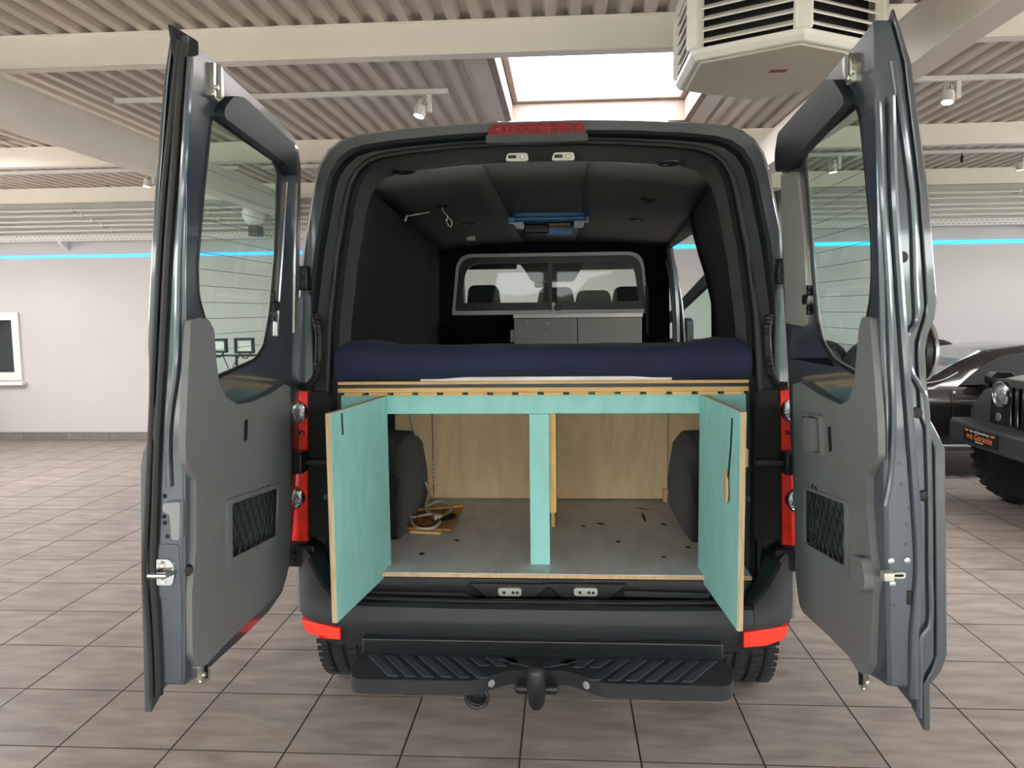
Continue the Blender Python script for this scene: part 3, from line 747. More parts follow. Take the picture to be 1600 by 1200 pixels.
for px in (620, 843, 1068):
    p = at(px, 953, y=-.085)
    sc_ = box('plate_lamp', 'black_plastic', van, p.x-.018, p.x+.018, -.095, -.06, p.z-.012, p.z+.010, .003)
    box('clip', 'zinc', sc_, p.x-.007, p.x+.007, -.097, -.095, p.z-.004, p.z+.004)
def bump_sec(x, y, nx, ny, zs):
    return [V((x+nx*o, y+ny*o, z)) for o, z in zs]
prof = [(-.10, .575), (-.015, .585), (0, .575), (.012, .535), (.014, .52), (.004, .44), (-.01, .415), (-.06, .40), (-.12, .40)]
path = [(-.775, -.112, -.12, -1), (-.6, -.128, -.06, -1), (-.3, -.138, 0, -1), (0, -.140, 0, -1), (.3, -.138, 0, -1), (.6, -.128, .06, -1), (.775, -.112, .12, -1)]
MB().loft([bump_sec(*q, prof) for q in path], True, True).build('bumper', 'bumper_plastic', van, ang=25)
for s in (-1, 1):
    rings = []
    for (x, y, nx, ny, zt, zb) in ((.778, -.110, .15, -1, .60, .412), (.83, -.100, .3, -1, .66, .418), (.885, -.072, .6, -.9, .745, .43), (.925, -.03, .85, -.6, .765, .445), (.952, .03, 1, -.25, .772, .46), (.972, .12, 1, 0, .772, .47), (.975, .22, 1, 0, .76, .47)):
        l = math.hypot(nx, ny); nx /= l; ny /= l
        zs = [(-.08, zt), (-.012, zt), (0, zt-.012), (.006, .54), (.010, .52), (.0, zb+.04), (-.016, zb+.005), (-.08, zb)]
        rings.append([V((s*q.x, q.y, q.z)) for q in bump_sec(x, y, nx, ny, zs)])
    bc = MB().loft(rings, True, True).build('bumper_corner', 'bumper_plastic', van, ang=30)
    # red reflector set in the corner
    pxs = [(472, 966), (533, 979), (534, 997), (505, 994), (481, 985)] if s < 0 else [(1231, 976), (1161, 985), (1160, 1009), (1195, 1006), (1223, 996)]
    pl = []
    for (px, py) in pxs:
        q = at(px, py, y=-.07 if px in (472, 1231, 481, 1223) else -.125)
        pl.append(q)
    d = V((0, -.018, 0))
    n5 = len(pl)
    MB().add([p+d for p in pl]+[p-d*1.6 for p in pl], [tuple(range(n5)), tuple(reversed(range(n5, 2*n5)))]+[(i, (i+1) % n5, n5+(i+1) % n5, n5+i) for i in range(n5)]).build('reflector', 'reflector', bc, .003)
# step
stp = [(-.665, -.165), (.665, -.165), (.672, -.30), (.64, -.378), (.22, -.372), (.105, -.285), (-.105, -.285), (-.22, -.372), (-.64, -.378), (-.672, -.30)]
st = MB().slab(rnd(stp, [.01, .01, .04, .04, .03, .03, .03, .03, .04, .04]), [], lambda a, b, n: V((a, b, .362+n)), 0, .052).build('rear_step', 'bumper_plastic', van, .008)
MB().box(-.66, .66, -.168, -.14, .38, .47).build('step_riser', 'paint_dark', st, .006)
for s in (-1, 1):
    for k in range(9):
        x0 = .60-k*.062
        ya, yb = -.195, -.352
        if x0-.085 < .17: yb = -.26 if x0-.085 > .08 else -.24
        sl = (yb-ya)/(-.157)
        xa, xb = x0+.03, x0+.03-.11*sl
        w = .034
        P = [(s*xa, ya), (s*(xa-w), ya), (s*(xb-w), yb), (s*xb, yb)]
        if min(abs(p[0]) for p in P) < .06: continue
        if max(abs(p[0]) for p in P) > .655: continue
        MB().add([V((a, b, .413)) for a, b in P]+[V((a*1.0, b, .4185)) for a, b in P], [(0, 1, 2, 3), (7, 6, 5, 4), (0, 4, 5, 1), (1, 5, 6, 2), (2, 6, 7, 3), (3, 7, 4, 0)]).build('tread_rib', 'step_rib', st)
    MB().slab(rnd([(s*.08, -.21), (s*.02, -.235), (0, -.235), (0, -.262), (s*.04, -.262), (s*.12, -.222), (s*.17, -.2), (s*.10, -.2)], .004), [], lambda a, b, n: V((a, b, .4135+n)), 0, .005).build('tread_rib', 'step_rib', st)
    disc('bolt', 'edge_trim', st, (s*.165, -.334, .388), (s*-.6, -.8, 0), [(.013, 0), (.013, .004), (.007, .004), (.006, .001)], 16)
    for xx, yy in ((.115, -.235), (.46, -.21)):
        disc('bolt_hole', 'black_gap', st, (s*xx, yy, .4145), (0, 0, 1), [(.014, 0), (.014, .0015)], 14)
    box('step_bracket', 'black_plastic', st, s*.45-.03, s*.45+.03, -.30, .1, .32, .362, .004)
tb = at(838, 1062, y=-.40)
th = MB().lathe([(.016, -.10), (.026, -.085), (.030, -.06), (.033, -.02), (.033, .025), (.026, .045), (.012, .056), (.001, .058)], frame_M((tb.x, -.40, tb.z), (0, 0, 1)), 24).build('tow_ball_cover', 'black_plastic', van)
MB().box(tb.x-.075, tb.x+.075, -.40, -.33, tb.z-.058, tb.z-.022).build('tow_bracket', 'black_plastic', th, .015)
MB().tube([(tb.x, -.38, tb.z-.05), (tb.x, -.2, tb.z-.06), (tb.x, .2, tb.z-.03)], .03, 10).build('tow_bar', 'black_plastic', th)
MB().box(-.5, .5, .05, .12, .30, .36).build('cross_member', 'black_plastic', th)
sk = at(745, 1090, y=-.33)
MB().tube([(sk.x+.038*math.cos(2*math.pi*k/20), -.33, sk.z+.036*math.sin(2*math.pi*k/20)) for k in range(20)], .007, 8, closed=True).build('towing_socket_ring', 'black_plastic', van)
disc('towing_socket', 'black_plastic', van, (sk.x, -.31, sk.z), (0, -1, 0), [(.034, -.05), (.036, 0), (.030, .004)], 18)
box('socket_mount', 'black_plastic', van, sk.x-.02, sk.x+.02, -.30, -.16, sk.z+.02, .37, .004)

# ---- lamps and pillar fittings
bl = MB().slab(rnd([(-.182, 2.302), (.178, 2.302), (.165, 2.343), (-.168, 2.343)], .012), [], XZ(-.028), 0, .05).build('third_brake_light', 'brake_lens', van, .006)
MB().slab(rnd([(-.186, 2.276), (.182, 2.276), (.182, 2.304), (-.186, 2.304)], .006), [], XZ(-.03), 0, .05).build('lamp_base', 'smoke_plastic', bl, .004)
for k in range(12):
    x = -.14+k*.0255
    disc('led_dot', 'brake_lens', bl, (x, -.0285, 2.324), (0, -1, 0), [(.008, 0), (.005, .003)], 10)
for px, py in ((808, 248), (880, 247)):
    p = at(px, py, y=.075)
    lp = MB().slab(rnd([(p.x-.044, p.z-.012), (p.x+.044, p.z-.012), (p.x+.040, p.z+.018), (p.x-.036, p.z+.018)], .012), [], XZ(.058), 0, .03).build('upper_latch_plate', 'alu_paint', van, .003)
    disc('screw', 'zinc', lp, (p.x+.02, .057, p.z+.003), (0, -1, 0), [(.010, 0), (.008, .003)], 12)
    MB().slab(rnd([(p.x-.033, p.z-.002), (p.x-.002, p.z-.002), (p.x-.002, p.z+.010), (p.x-.033, p.z+.010)], .004), [], XZ(.0565), 0, .003).build('slot', 'black_plastic', lp)
for s in (-1, 1):
    ox = lambda x: s*x
    # tail lamp: rounded tall red housing wrapping the corner
    rings = []
    for z, k in ((.782, .0), (.79, .9), (1.0, 1), (1.2, 1), (1.345, .95), (1.372, .4)):
        t = z
        xo = .992-.07*max(0, (z-.78))/.6; xi = .905-.02*(z-.78)/.6
        rings.append([V((ox(xi), .06, z)), V((ox(xi), -.008*k, z)), V((ox(xi+.03), -.018*k-.004, z)), V((ox(xo-.025), -.012*k, z)), V((ox(xo), .03, z)), V((ox(xo+.004), .12, z)), V((ox(xi+.03), .13, z))])
    tl = MB().loft(rings, True, True).build('tail_lamp', 'red_lens', van, .004, ang=50)
    for zc_, rr_ in ((1.295, .047), (.962, .047)):
        xc = .966-.04*(zc_-.78)/.6
        d = V((ox(.25), -1, 0)).normalized()
        disc('lens_rim', 'chrome', tl, (ox(xc), -.016, zc_), d, [(rr_, -.01), (rr_, .004), (rr_-.006, .006), (rr_-.008, .0)], 28)
        disc('clear_lens', 'lens_clear', tl, (ox(xc), -.014, zc_), d, [(rr_-.007, 0), (rr_-.014, .006), (.012, .009), (.001, .009)], 24)
    box('lamp_divider', 'brake_lens', tl, min(ox(.90), ox(.975)), max(ox(.90), ox(.975)), -.022, .02, 1.205, 1.222, .004)
    # black pillar cover inboard of the lamp
    a, b = sorted((ox(.80), ox(.902)))
    MB().slab(rnd([(a, .80), (b, .80), (b, 1.37), (a, 1.37)], .03), [], XZ(.0), 0, .03).build('pillar_cover', 'black_gap', van, .006)
    a, b = sorted((ox(.872), ox(.985)))
    bxk = box('bumper_bracket', 'black_plastic', van, a, b, -.03, .05, .690, .775, .006)
    for q in range(4):
        disc('rivet', 'black_plastic', bxk, (ox(.925+.03*(q % 2)), -.031, .715+.032*(q//2)), (0, -1, 0), [(.008, 0), (.005, .005)], 8)
    # door check strap
    MB().box(min(ox(.79), ox(.90)), max(ox(.79), ox(.90)), -.06, -.03, 1.098, 1.118).build('check_strap', 'black_plastic', van, .003)
    cs = box('check_strap_joint', 'black_plastic', van, min(ox(.885), ox(.935)), max(ox(.885), ox(.935)), -.10, -.02, 1.07, 1.15, .006)
    # hinge blocks
    for z in (1.80,):
        hb_ = box('hinge', 'black_plastic', van, min(ox(.858), ox(.905)), max(ox(.858), ox(.905)), -.045, .02, z-.045, z+.045, .006)
        for q in range(4):
            disc('hinge_bolt', 'paint_in', hb_, (ox(.872+.018*(q % 2)), -.046, z-.018+.036*(q//2)), (0, -1, 0), [(.006, 0), (.004, .004)], 6)
    # corrugated cable conduit
    P = smooth([at(492 if s < 0 else 1203, 492, y=-.02), at(498 if s < 0 else 1199, 520, y=-.04), at(498 if s < 0 else 1201, 560, y=-.045), at(492 if s < 0 else 1207, 590, y=-.05), at(478 if s < 0 else 1217, 604, y=-.06), at(466 if s < 0 else 1232, 602, y=-.07)], 10)
    MB().tube(P, [.0155 if i % 2 else .0125 for i in range(len(P))], 10).build('cable_conduit', 'rubber', van)
    # glossy vertical pillar strip
    MB().slab(rnd([(ox(.862), 1.40), (ox(.912), 1.40), (ox(.894), 1.74), (ox(.862), 1.74)], .01), [], XZ(-.006), 0, .02).build('pillar_strip', 'paint_in', van, .004)
# edge trims of the felt lining
for s, za, zb in ((-1, 1.44, 1.87), (1, 1.44, 2.12)):
    MB().tube(smooth([(s*(wallx(.15, z)-.006), .125, z) for z in [za+(zb-za)*k/6 for k in range(7)]]), .006, 6).build('lining_trim', 'edge_trim', van)
# rear wheels
for s in (-1, 1):
    w = MB(); W2 = .118; Rr = .34
    prof = [(.20, -W2), (.29, -W2-.004), (.325, -W2+.01), (.340, -W2+.03)]
    for g in (-.06, 0, .06):
        prof += [(.340, g-.008), (.330, g-.006), (.330, g+.006), (.340, g+.008)]
    prof += [(.340, W2-.03), (.325, W2-.01), (.29, W2+.004), (.20, W2)]
    Mw = frame_M((s*.858, .60, Rr), (1, 0, 0))
    w.lathe(prof, Mw, 48)
    ty = w.build('wheel', 'tyre', van, ang=30)
    tr = MB()
    for k in range(56):
        a = 2*math.pi*k/56
        for g in (-.095, -.033, .033, .095):
            tr.box(.336, .346, -.010, .010, g-.022, g+.022, Mw @ Matrix.Rotation(a+(.03 if g > 0 else 0), 4, 'Z'))
    tr.build('tread', 'tyre', ty, sm=False)
    MB().lathe([(.19, -.11), (.20, -.10), (.20, .10), (.19, .11)], Mw, 32).build('rim', 'rim', ty)
for x in (-.62, .62):
    box('mud_flap_mount', 'black_plastic', van, x-.1, x+.1, .2, 1.5, .40, .44)
box('underbody', 'black_gap', van, -.80, .80, .06, 4.9, .42, .60)

# ================================================================== REAR DOORS
YE = -.93
def lerp_tab(tab, z):
    if z <= tab[0][0]: return tab[0][1]
    for (a, b) in zip(tab, tab[1:]):
        if z <= b[0]: return a[1]+(b[1]-a[1])*(z-a[0])/(b[0]-a[0])
    return tab[-1][1]
class Door:
    def __init__(s, sgn, a, b, tab): s.s = sgn; s.a = a; s.b = b; s.tab = tab
    def map(s, px, py, off=0.0):
        d = ray(px, py)
        t = (s.a+off+s.b*(1.98-CAM.z)-s.s*CAM.x)/(s.s*d.x+s.b*d.z)
        q = CAM+d*t
        return (q.y, q.z)
    def f(s, y, z, n):
        if n > 0: n = n*lerp_tab(s.tab, z)
        return V((s.s*(s.a+s.b*(1.98-z)+n), y, z))
    def poly(s, pts, off=0.0): return [s.map(px, py, off) for px, py in pts]
    def pt(s, px, py, n=0.0):
        y, z = s.map(px, py, n); return V((s.s*(s.a+s.b*(1.98-z)+n), y, z))
def zend(px, py): return at(px, py, y=YE).z
def make_door(D, shell, ztop, zbot, hole, trim, skin_top, skin_bot, pocket_o, pocket_i, label):
    s = D.s
    P = D.poly(shell)
    zt, zb = ztop, zbot
    P = [(YE, zt)]+P+[(YE, zb)]
    P = [(max(YE, y), z) for y, z in P]
    Hh = rnd([(max(YE+.03, y), z) for y, z in D.poly(hole)], .02)
    P = dens(P, .04)
    ym_ = max(y for y, z in Hh); yn_ = min(y for y, z in Hh)
    Hb = [(y+.10*max(0, (y-yn_)/(ym_-yn_)-.3), z+(.02 if z > 1.8 else (-.02 if z < 1.45 else 0))) for y, z in Hh]
    dr = MB().slab(P, [Hh], D.f, 0, .30, [Hb]).build('rear_door', 'paint_in', van, .005)
    tag(dr, label)
    yh = max(y for y, z in P)
    # deep lower half and deep free edge of the door
    low = [(y, z) for y, z in P if z < 1.30]
    low = [(max(YE+.057, min(y, yh-.01)), z) for y, z in low]
    MB().slab(low, [], D.f, .30, .95).build('lower_shell', 'paint_in', dr, .006)
    MB().slab(dens([(YE-.003, zb-.002), (YE+.055, zb-.002), (YE+.055, zt-.05), (YE-.003, zt)], .04), [], D.f, .02, .95).build('edge_box', 'paint_in', dr, .008)
    MB().slab(dens([(YE-.012, skin_bot), (YE+.06, skin_bot+.03), (YE+.06, skin_top-.04), (YE-.012, skin_top)], .04), [], D.f, .92, 1.12).build('edge_flange', 'paint', dr, .003)
    sk = [(YE+.061, skin_bot+.03), (YE+.25, skin_bot+.04), (yh-.10, zb+.06), (yh-.03, zb+.13), (yh, zb+.35), (yh, 1.32), (YE+.061, 1.32)]
    MB().slab(dens(sk, .05), [], D.f, .96, 1.08).build('outer_skin', 'paint', dr, .003)
    gl_ = MB().slab([(y, z) for y, z in Hh], [], D.f, .10, .14).build('window_glass', 'glass_green', dr)
    # black rubber round the glass
    yz = Hh
    MB().tube([D.f(y, z, .02) for y, z in yz], .006, 6, closed=True).build('glass_seal', 'rubber', dr)
    # heating wires
    zs_ = [z for y, z in Hh]; ys_ = [y for y, z in Hh]
    hw_ = MB()
    z0, z1 = min(zs_), max(zs_)
    def span(z):
        xs_ = []
        for (p, q) in zip(Hh, Hh[1:]+Hh[:1]):
            if (p[1]-z)*(q[1]-z) < 0: xs_.append(p[0]+(q[0]-p[0])*(z-p[1])/(q[1]-p[1]))
        return (min(xs_), max(xs_)) if len(xs_) >= 2 else None
    k = 0
    z = z0+.08
    while z < z1-.12:
        sp_ = span(z)
        if sp_ and sp_[1]-sp_[0] > .1:
            hw_.tube([D.f(sp_[0]+.012, z, .09), D.f(sp_[1]-.012, z, .09)], .0007, 4)
        z += .045
    hw_.build('heating_wires', 'smoke_plastic', gl_)
    # inner trim panel with a pocket
    Tp = rnd(D.poly(trim), .012, 3)
    po = rnd(D.poly(pocket_o), .012); pi_ = rnd(D.poly(pocket_i), .01)
    MB().slab(Tp, [po], D.f, -.018, .0).build('trim_panel', 'trim', dr, .008)
    pf = MB().slab(po, [pi_], D.f, -.024, .02).build('pocket_frame', 'trim', dr, .005)
    cy = sum(y for y, z in pi_)/len(pi_); cz = sum(z for y, z in pi_)/len(pi_)
    MB().slab(pi_, [], D.f, .018, .03).build('pocket_back', 'smoke_plastic', pf)
    y0, y1, za, zb2 = min(y for y, z in pi_), max(y for y, z in pi_), min(z for y, z in pi_), max(z for y, z in pi_)
    net = MB()
    st_ = .042; slope = 1.7
    def clip(c, sg):
        pts = []
        for k in range(41):
            y = y0+(y1-y0)*k/40; z = c+sg*slope*(y-y0)
            if za+.003 < z < zb2-.003: pts.append((y, z))
        return pts
    c = za-slope*(y1-y0)
    while c < zb2+slope*(y1-y0):
        for sg in (1, -1):
            pp = clip(c, sg)
            if len(pp) > 2:
                net.tube([D.f(y, z, -.012-.010*math.sin(math.pi*(y-y0)/(y1-y0))) for y, z in pp[::4]+[pp[-1]]], .0028, 5)
        c += st_*slope
    net.build('net', 'black_plastic', pf)
    MB().tube([D.f(y, z, -.012) for y, z in pi_], .005, 6, closed=True).build('net_cord', 'black_plastic', pf)
    return dr, Hh

DL = Door(-1, .875, .055, [(.55, .095), (.97, .105), (1.30, .105), (1.33, .085), (1.56, .085), (1.60, .088), (1.95, .073), (2.25, .05), (2.40, .03)])
DRr = Door(1, .853, .052, [(.55, .088), (.72, .09), (.76, .128), (1.32, .130), (1.40, .095), (1.58, .09), (1.66, .118), (1.95, .102), (2.25, .07), (2.40, .03)])
shellL = [(330, 92), (400, 155), (440, 192), (458, 212), (466, 232), (470, 262), (468, 450), (466, 600), (464, 700), (460, 800), (453, 880), (441, 925), (420, 955), (390, 985), (350, 1022), (318, 1052)]
holeL = [(330, 182), (428, 250), (434, 268), (431, 400), (423, 490), (414, 540), (400, 562), (332, 593), (324, 513), (310, 463), (308, 415), (312, 370), (318, 300)]
trimL = [(288, 500), (300, 496), (316, 499), (325, 515), (328, 560), (333, 600), (345, 622), (362, 632), (385, 628), (415, 615), (437, 600), (446, 605), (447, 760), (446, 860), (441, 900), (432, 922), (400, 953), (370, 980), (335, 1015), (312, 1040), (300, 1043), (291, 1020), (290, 927), (296, 860), (297, 800), (296, 748), (281, 725), (279, 695), (283, 600)]
dl, HL = make_door(DL, shellL, zend(288, 55), zend(291, 1070), holeL, trimL, zend(278, 44), zend(236, 1110),
    [(343, 781), (432, 753), (429, 847), (344, 889)], [(351, 787), (425, 762), (423, 836), (352, 872)], 'left rear door, grey trim, window and net pocket')
shellR = [(1337, 68), (1297, 112), (1247, 172), (1229, 203), (1222, 235), (1220, 300), (1223, 450), (1230, 560), (1236, 700), (1241, 800), (1243, 880), (1248, 915), (1256, 945), (1262, 958), (1290, 985), (1330, 1024), (1350, 1050)]
holeR = [(1339, 165), (1345, 187), (1353, 267), (1362, 367), (1363, 430), (1360, 470), (1352, 513), (1348, 560), (1345, 590), (1300, 562), (1284, 535), (1276, 500), (1271, 450), (1266, 380), (1261, 300), (1257, 248), (1262, 230)]
trimR = [(1358, 495), (1370, 495), (1377, 580), (1383, 663), (1384, 713), (1366, 742), (1365, 790), (1372, 870), (1380, 905), (1375, 930), (1370, 1040), (1360, 1055), (1348, 1046), (1337, 1027), (1300, 990), (1263, 957), (1257, 945), (1251, 900), (1249, 760), (1248, 713), (1247, 600), (1260, 597), (1290, 617), (1323, 632), (1337, 625), (1345, 600), (1348, 567), (1353, 513)]
dr_, HR = make_door(DRr, shellR, zend(1376, 30), zend(1372, 1072), holeR, trimR, zend(1378, 17), zend(1437, 1138),
    [(1264, 758), (1337, 784), (1338, 903), (1264, 856)], [(1268, 764), (1332, 788), (1332, 884), (1268, 848)], 'right rear door, grey trim, window, handle and net pocket')
# ---- fittings, left door
def endtube(name, mat, par, pts, r, y=YE-.008, k=5):
    return MB().tube(smooth([at(px, py, y=y) for px, py in pts], k), r, 8).build(name, mat, par)
endtube('edge_seal', 'rubber', dl, [(290, 68), (284, 110), (270, 290), (262, 400), (254, 560), (247, 680), (243, 800), (240, 890), (244, 960), (248, 1030), (249, 1085)], .011)
endtube('edge_seal', 'rubber', dl, [(281, 64), (276, 110), (257, 290), (249, 400), (241, 560), (236, 680), (231, 800), (227, 890), (232, 960), (236, 1030), (238, 1090)], .009)
endtube('edge_bead', 'paint_in', dl, [(298, 90), (288, 250), (280, 400), (276, 560), (266, 640), (262, 690), (264, 760)], .009)
p = at(281, 60, y=YE-.01)
MB().hexa([(p.x-.02, YE-.012, p.z-.05), (p.x+.012, YE-.012, p.z-.05), (p.x+.03, YE+.03, p.z-.03), (p.x-.02, YE+.03, p.z-.03), (p.x-.03, YE-.012, p.z+.035), (p.x-.02, YE-.012, p.z+.035), (p.x+.03, YE+.03, p.z+.005), (p.x-.02, YE+.03, p.z+.03)]).build('corner_rubber', 'rubber', dl, .003)
def latch(D, par, pts, name):
    ls = MB().slab(rnd(D.poly(pts), .006), [], D.f, -.012, .0).build(name, 'zinc', par, .003)
    cx = sum(a for a, b in pts)/len(pts); cy = sum(b for a, b in pts)/len(pts)
    sp_ = [(cx-3, min(b for a, b in pts)+3), (cx+3, min(b for a, b in pts)+3), (cx+3, max(b for a, b in pts)-6), (cx-3, max(b for a, b in pts)-6)]
    MB().slab(D.poly(sp_), [], D.f, -.0135, -.010).build('latch_slot', 'black_plastic', ls)
    q = D.pt(cx+3, cy+4, -.012)
    disc('rivet', 'zinc', ls, q, (-D.s, 0, 0), [(.008, 0), (.006, .006)], 10)
    q = D.pt(cx-2, cy+14, -.012)
    disc('rivet', 'zinc', ls, q, (-D.s, 0, 0), [(.008, 0), (.006, .006)], 10)
    return ls
latch(DL, dl, [(327, 97), (342, 106), (344, 152), (336, 160), (327, 150)], 'upper_latch')
latch(DRr, dr_, [(1323, 92), (1333, 82), (1338, 96), (1338, 128), (1331, 134), (1324, 114)], 'upper_latch')
lx = latch(DL, dl, [(307, 1042), (314, 1032), (324, 1048), (321, 1064), (309, 1066)], 'lower_latch')
latch(DRr, dr_, [(1346, 1050), (1354, 1046), (1360, 1066), (1354, 1076), (1348, 1070)], 'lower_latch')
# striker plate
p = at(257, 893, y=YE-.004)
sp = MB().slab(rnd([(p.x-.022, p.z-.036), (p.x+.022, p.z-.036), (p.x+.03, p.z-.015), (p.x+.03, p.z+.015), (p.x+.02, p.z+.036), (p.x-.02, p.z+.036), (p.x-.03, p.z+.015), (p.x-.03, p.z-.015)], .008), [], XZ(YE-.012), 0, .012).build('striker_plate', 'chrome', dl, .002)
tag(sp, 'silver striker plate')
MB().tube([(p.x-.028, YE-.012, p.z), (p.x-.026, YE-.035, p.z-.002), (p.x+.02, YE-.037, p.z-.001), (p.x+.026, YE-.012, p.z)], .007, 8).build('striker_bar', 'chrome', sp)
for q in (-.022, .022):
    disc('screw', 'zinc', sp, (p.x, YE-.0125, p.z+q), (0, -1, 0), [(.009, 0), (.007, .003), (.003, .002)], 12)
p = at(293, 889, y=YE+.02)
disc('rubber_buffer', 'rubber', dl, p, (.6, -.8, 0), [(.016, -.01), (.016, .012), (.011, .018)], 16)
p, q = at(268, 788, y=YE-.012), at(274, 843, y=YE-.012)
MB().slab(rnd([(p.x-.022, p.z+.004), (p.x+.026, p.z+.008), (q.x+.014, q.z), (q.x-.008, q.z), (p.x-.004, p.z-.026), (p.x-.022, p.z-.02)], .008), [], XZ(YE-.018), 0, .02).build('release_lever', 'trim_light', dl, .004)
for px, py in ((258, 775), (257, 807), (262, 838), (258, 817)):
    q = at(px, py, y=YE-.002); disc('edge_hole', 'black_gap', dl, q, (0, -1, 0), [(.006, 0), (.006, .002)], 10)
p, q = at(246, 850, y=YE-.004), at(284, 935, y=YE-.004)
MB().slab(rnd([(p.x-.004, q.z), (q.x, q.z), (q.x, p.z), (p.x-.004, p.z)], .012), [], XZ(YE-.006), 0, .008).build('striker_pad', 'paint_in', dl, .004)
# left trim slot, right trim slots
def slot(D, par, pts): MB().slab(D.poly(pts), [], D.f, -.0195, -.016).build('trim_slot', 'black_gap', par)
slot(DL, dl, [(373, 657), (378, 655), (377, 687), (372, 690)])
slot(DRr, dr_, [(1303, 668), (1308, 666), (1310, 704), (1306, 706)])
# dark rounded moulding along the top of each window
def moulding(D, par, pts):
    MB().slab(rnd(D.poly(pts), .018), [], D.f, -.030, 0).build('window_moulding', 'paint_matte', par, .014, seg=3)
moulding(DL, dl, [(335, 168), (350, 150), (366, 152), (448, 226), (452, 275), (440, 275), (433, 256), (334, 184)])
moulding(DRr, dr_, [(1336, 150), (1320, 124), (1306, 124), (1229, 208), (1224, 240), (1225, 268), (1250, 262), (1258, 246), (1337, 163)])
# hinge-side stile ribs
MB().tube(smooth([DL.pt(447, 285, -.004), DL.pt(441, 380, -.004), DL.pt(434, 480, -.004), DL.pt(432, 525, -.004)], 5), .006, 6).build('stile_rib', 'chrome', dl)
MB().tube(smooth([DL.pt(465, 285, -.002), DL.pt(462, 400, -.002), DL.pt(460, 520, -.002)], 5), .004, 6).build('stile_rib', 'chrome', dl)
MB().slab(rnd(DRr.poly([(1224, 272), (1250, 268), (1262, 380), (1266, 470), (1262, 510), (1232, 505)]), .012), [], DRr.f, -.010, 0).build('stile_reflection', 'alu_paint', dr_, .004)  # bright reflection on the hinge stile, put in as a pale plate
for D, par, c in ((DL, dl, (432, 478)), (DRr, dr_, (1259, 468))):
    q = D.pt(c[0], c[1], -.012)
    cn = disc('wire_connector', 'black_plastic', par, q, (-D.s, 0, 0), [(.016, 0), (.016, .008), (.007, .010)], 16)
    for dy in (-18, -10, 12, 20):
        a = D.pt(c[0]-5*D.s*-1, c[1]+dy, -.008)
        MB().box(a.x-.006, a.x+.006, a.y-.012, a.y+.012, a.z-.008, a.z+.008).build('clip', 'black_plastic', cn, .003)
    MB().tube(smooth([D.pt(c[0], c[1], -.014), D.pt(c[0]+4*D.s, c[1]-10, -.016), D.pt(c[0]+3*D.s, c[1]-22, -.012)], 4), .003, 6).build('wire', 'black_plastic', cn)
# ---- fittings, right door
hA = DRr.poly([(1264, 645), (1296, 648), (1299, 714), (1267, 708)])
hd = MB().slab(rnd(hA, .012), [rnd(DRr.poly([(1267, 650), (1293, 653), (1296, 708), (1270, 703)]), .01)], DRr.f, -.030, -.014).build('inner_handle', 'trim', dr_, .004)
MB().slab(rnd(DRr.poly([(1277, 652), (1287, 653), (1289, 706), (1279, 704)]), .006), [], DRr.f, -.044, -.020).build('handle_lever', 'trim', hd, .006)
disc('lock_button', 'trim_light', hd, DRr.pt(1274, 702, -.026), (-1, 0, 0), [(.007, 0), (.006, .008)], 12)
MB().slab(rnd(DRr.poly([(1357, 866), (1372, 872), (1379, 905), (1377, 922), (1362, 926), (1357, 915)]), .012), [], DRr.f, -.045, -.016).build('latch_cover', 'trim', dr_, .008)
endtube('edge_rib', 'paint_in', dr_, [(1392, 150), (1396, 300), (1404, 420), (1414, 560), (1424, 690), (1432, 800), (1436, 880), (1432, 950), (1428, 1010), (1428, 1090)], .011)
endtube('edge_rib', 'paint_in', dr_, [(1372, 160), (1378, 300), (1386, 420), (1393, 560), (1396, 660), (1392, 740), (1383, 790)], .008)
endtube('edge_flange', 'paint_in', dr_, [(1396, 95), (1424, 300), (1430, 440), (1432, 500), (1421, 522), (1422, 575), (1436, 602), (1447, 632), (1452, 760), (1453, 900), (1453, 972), (1438, 1000), (1437, 1060), (1436, 1120)], .008)
endtube('edge_seal', 'rubber', dr_, [(1397, 90), (1430, 300), (1437, 440), (1440, 490), (1430, 520), (1430, 575), (1444, 602), (1447, 625)], .006, y=YE+.01)
for px, py in ((1409, 402), (1434, 645), (1443, 775)):
    q = at(px, py, y=YE-.006); disc('rubber_plug', 'rubber', dr_, q, (0, -1, 0), [(.014, -.004), (.014, .004), (.010, .006)], 18)
for px, py in ((1392, 877), (1417, 876), (1394, 912)):
    q = at(px, py, y=YE-.004); disc('screw', 'chrome', dr_, q, (0, -1, 0), [(.008, -.004), (.008, .003), (.004, .004)], 12)
A, B = at(1385, 893, y=YE-.006), at(1415, 904, y=YE-.006)
lt = MB().slab(rnd([(A.x, B.z), (B.x, B.z), (B.x, A.z), (A.x, A.z-.004)], .008), [], XZ(YE-.008), 0, .01).build('door_lock', 'zinc', dr_, .003)
MB().slab(rnd([(A.x+.008, B.z+.005), (B.x-.006, B.z+.005), (B.x-.006, A.z-.006), (A.x+.008, A.z-.008)], .004), [], XZ(YE-.0095), 0, .003).build('lock_opening', 'black_gap', lt)
MB().box(A.x-.014, A.x+.012, YE-.03, YE, B.z-.002, A.z+.004).build('lock_claw', 'zinc', lt, .004)
A = at(1421, 934, y=YE-.004)
box('edge_label', 'rubber', dr_, A.x-.006, A.x+.006, YE-.007, YE, A.z-.018, A.z+.018, .002)
for px, py in ((1405, 725), (1408, 757), (1420, 795), (1417, 820), (1416, 851), (1397, 946)):
    q = at(px, py, y=YE-.002); disc('edge_hole', 'smoke_plastic', dr_, q, (0, -1, 0), [(.006, 0), (.005, .002)], 10)
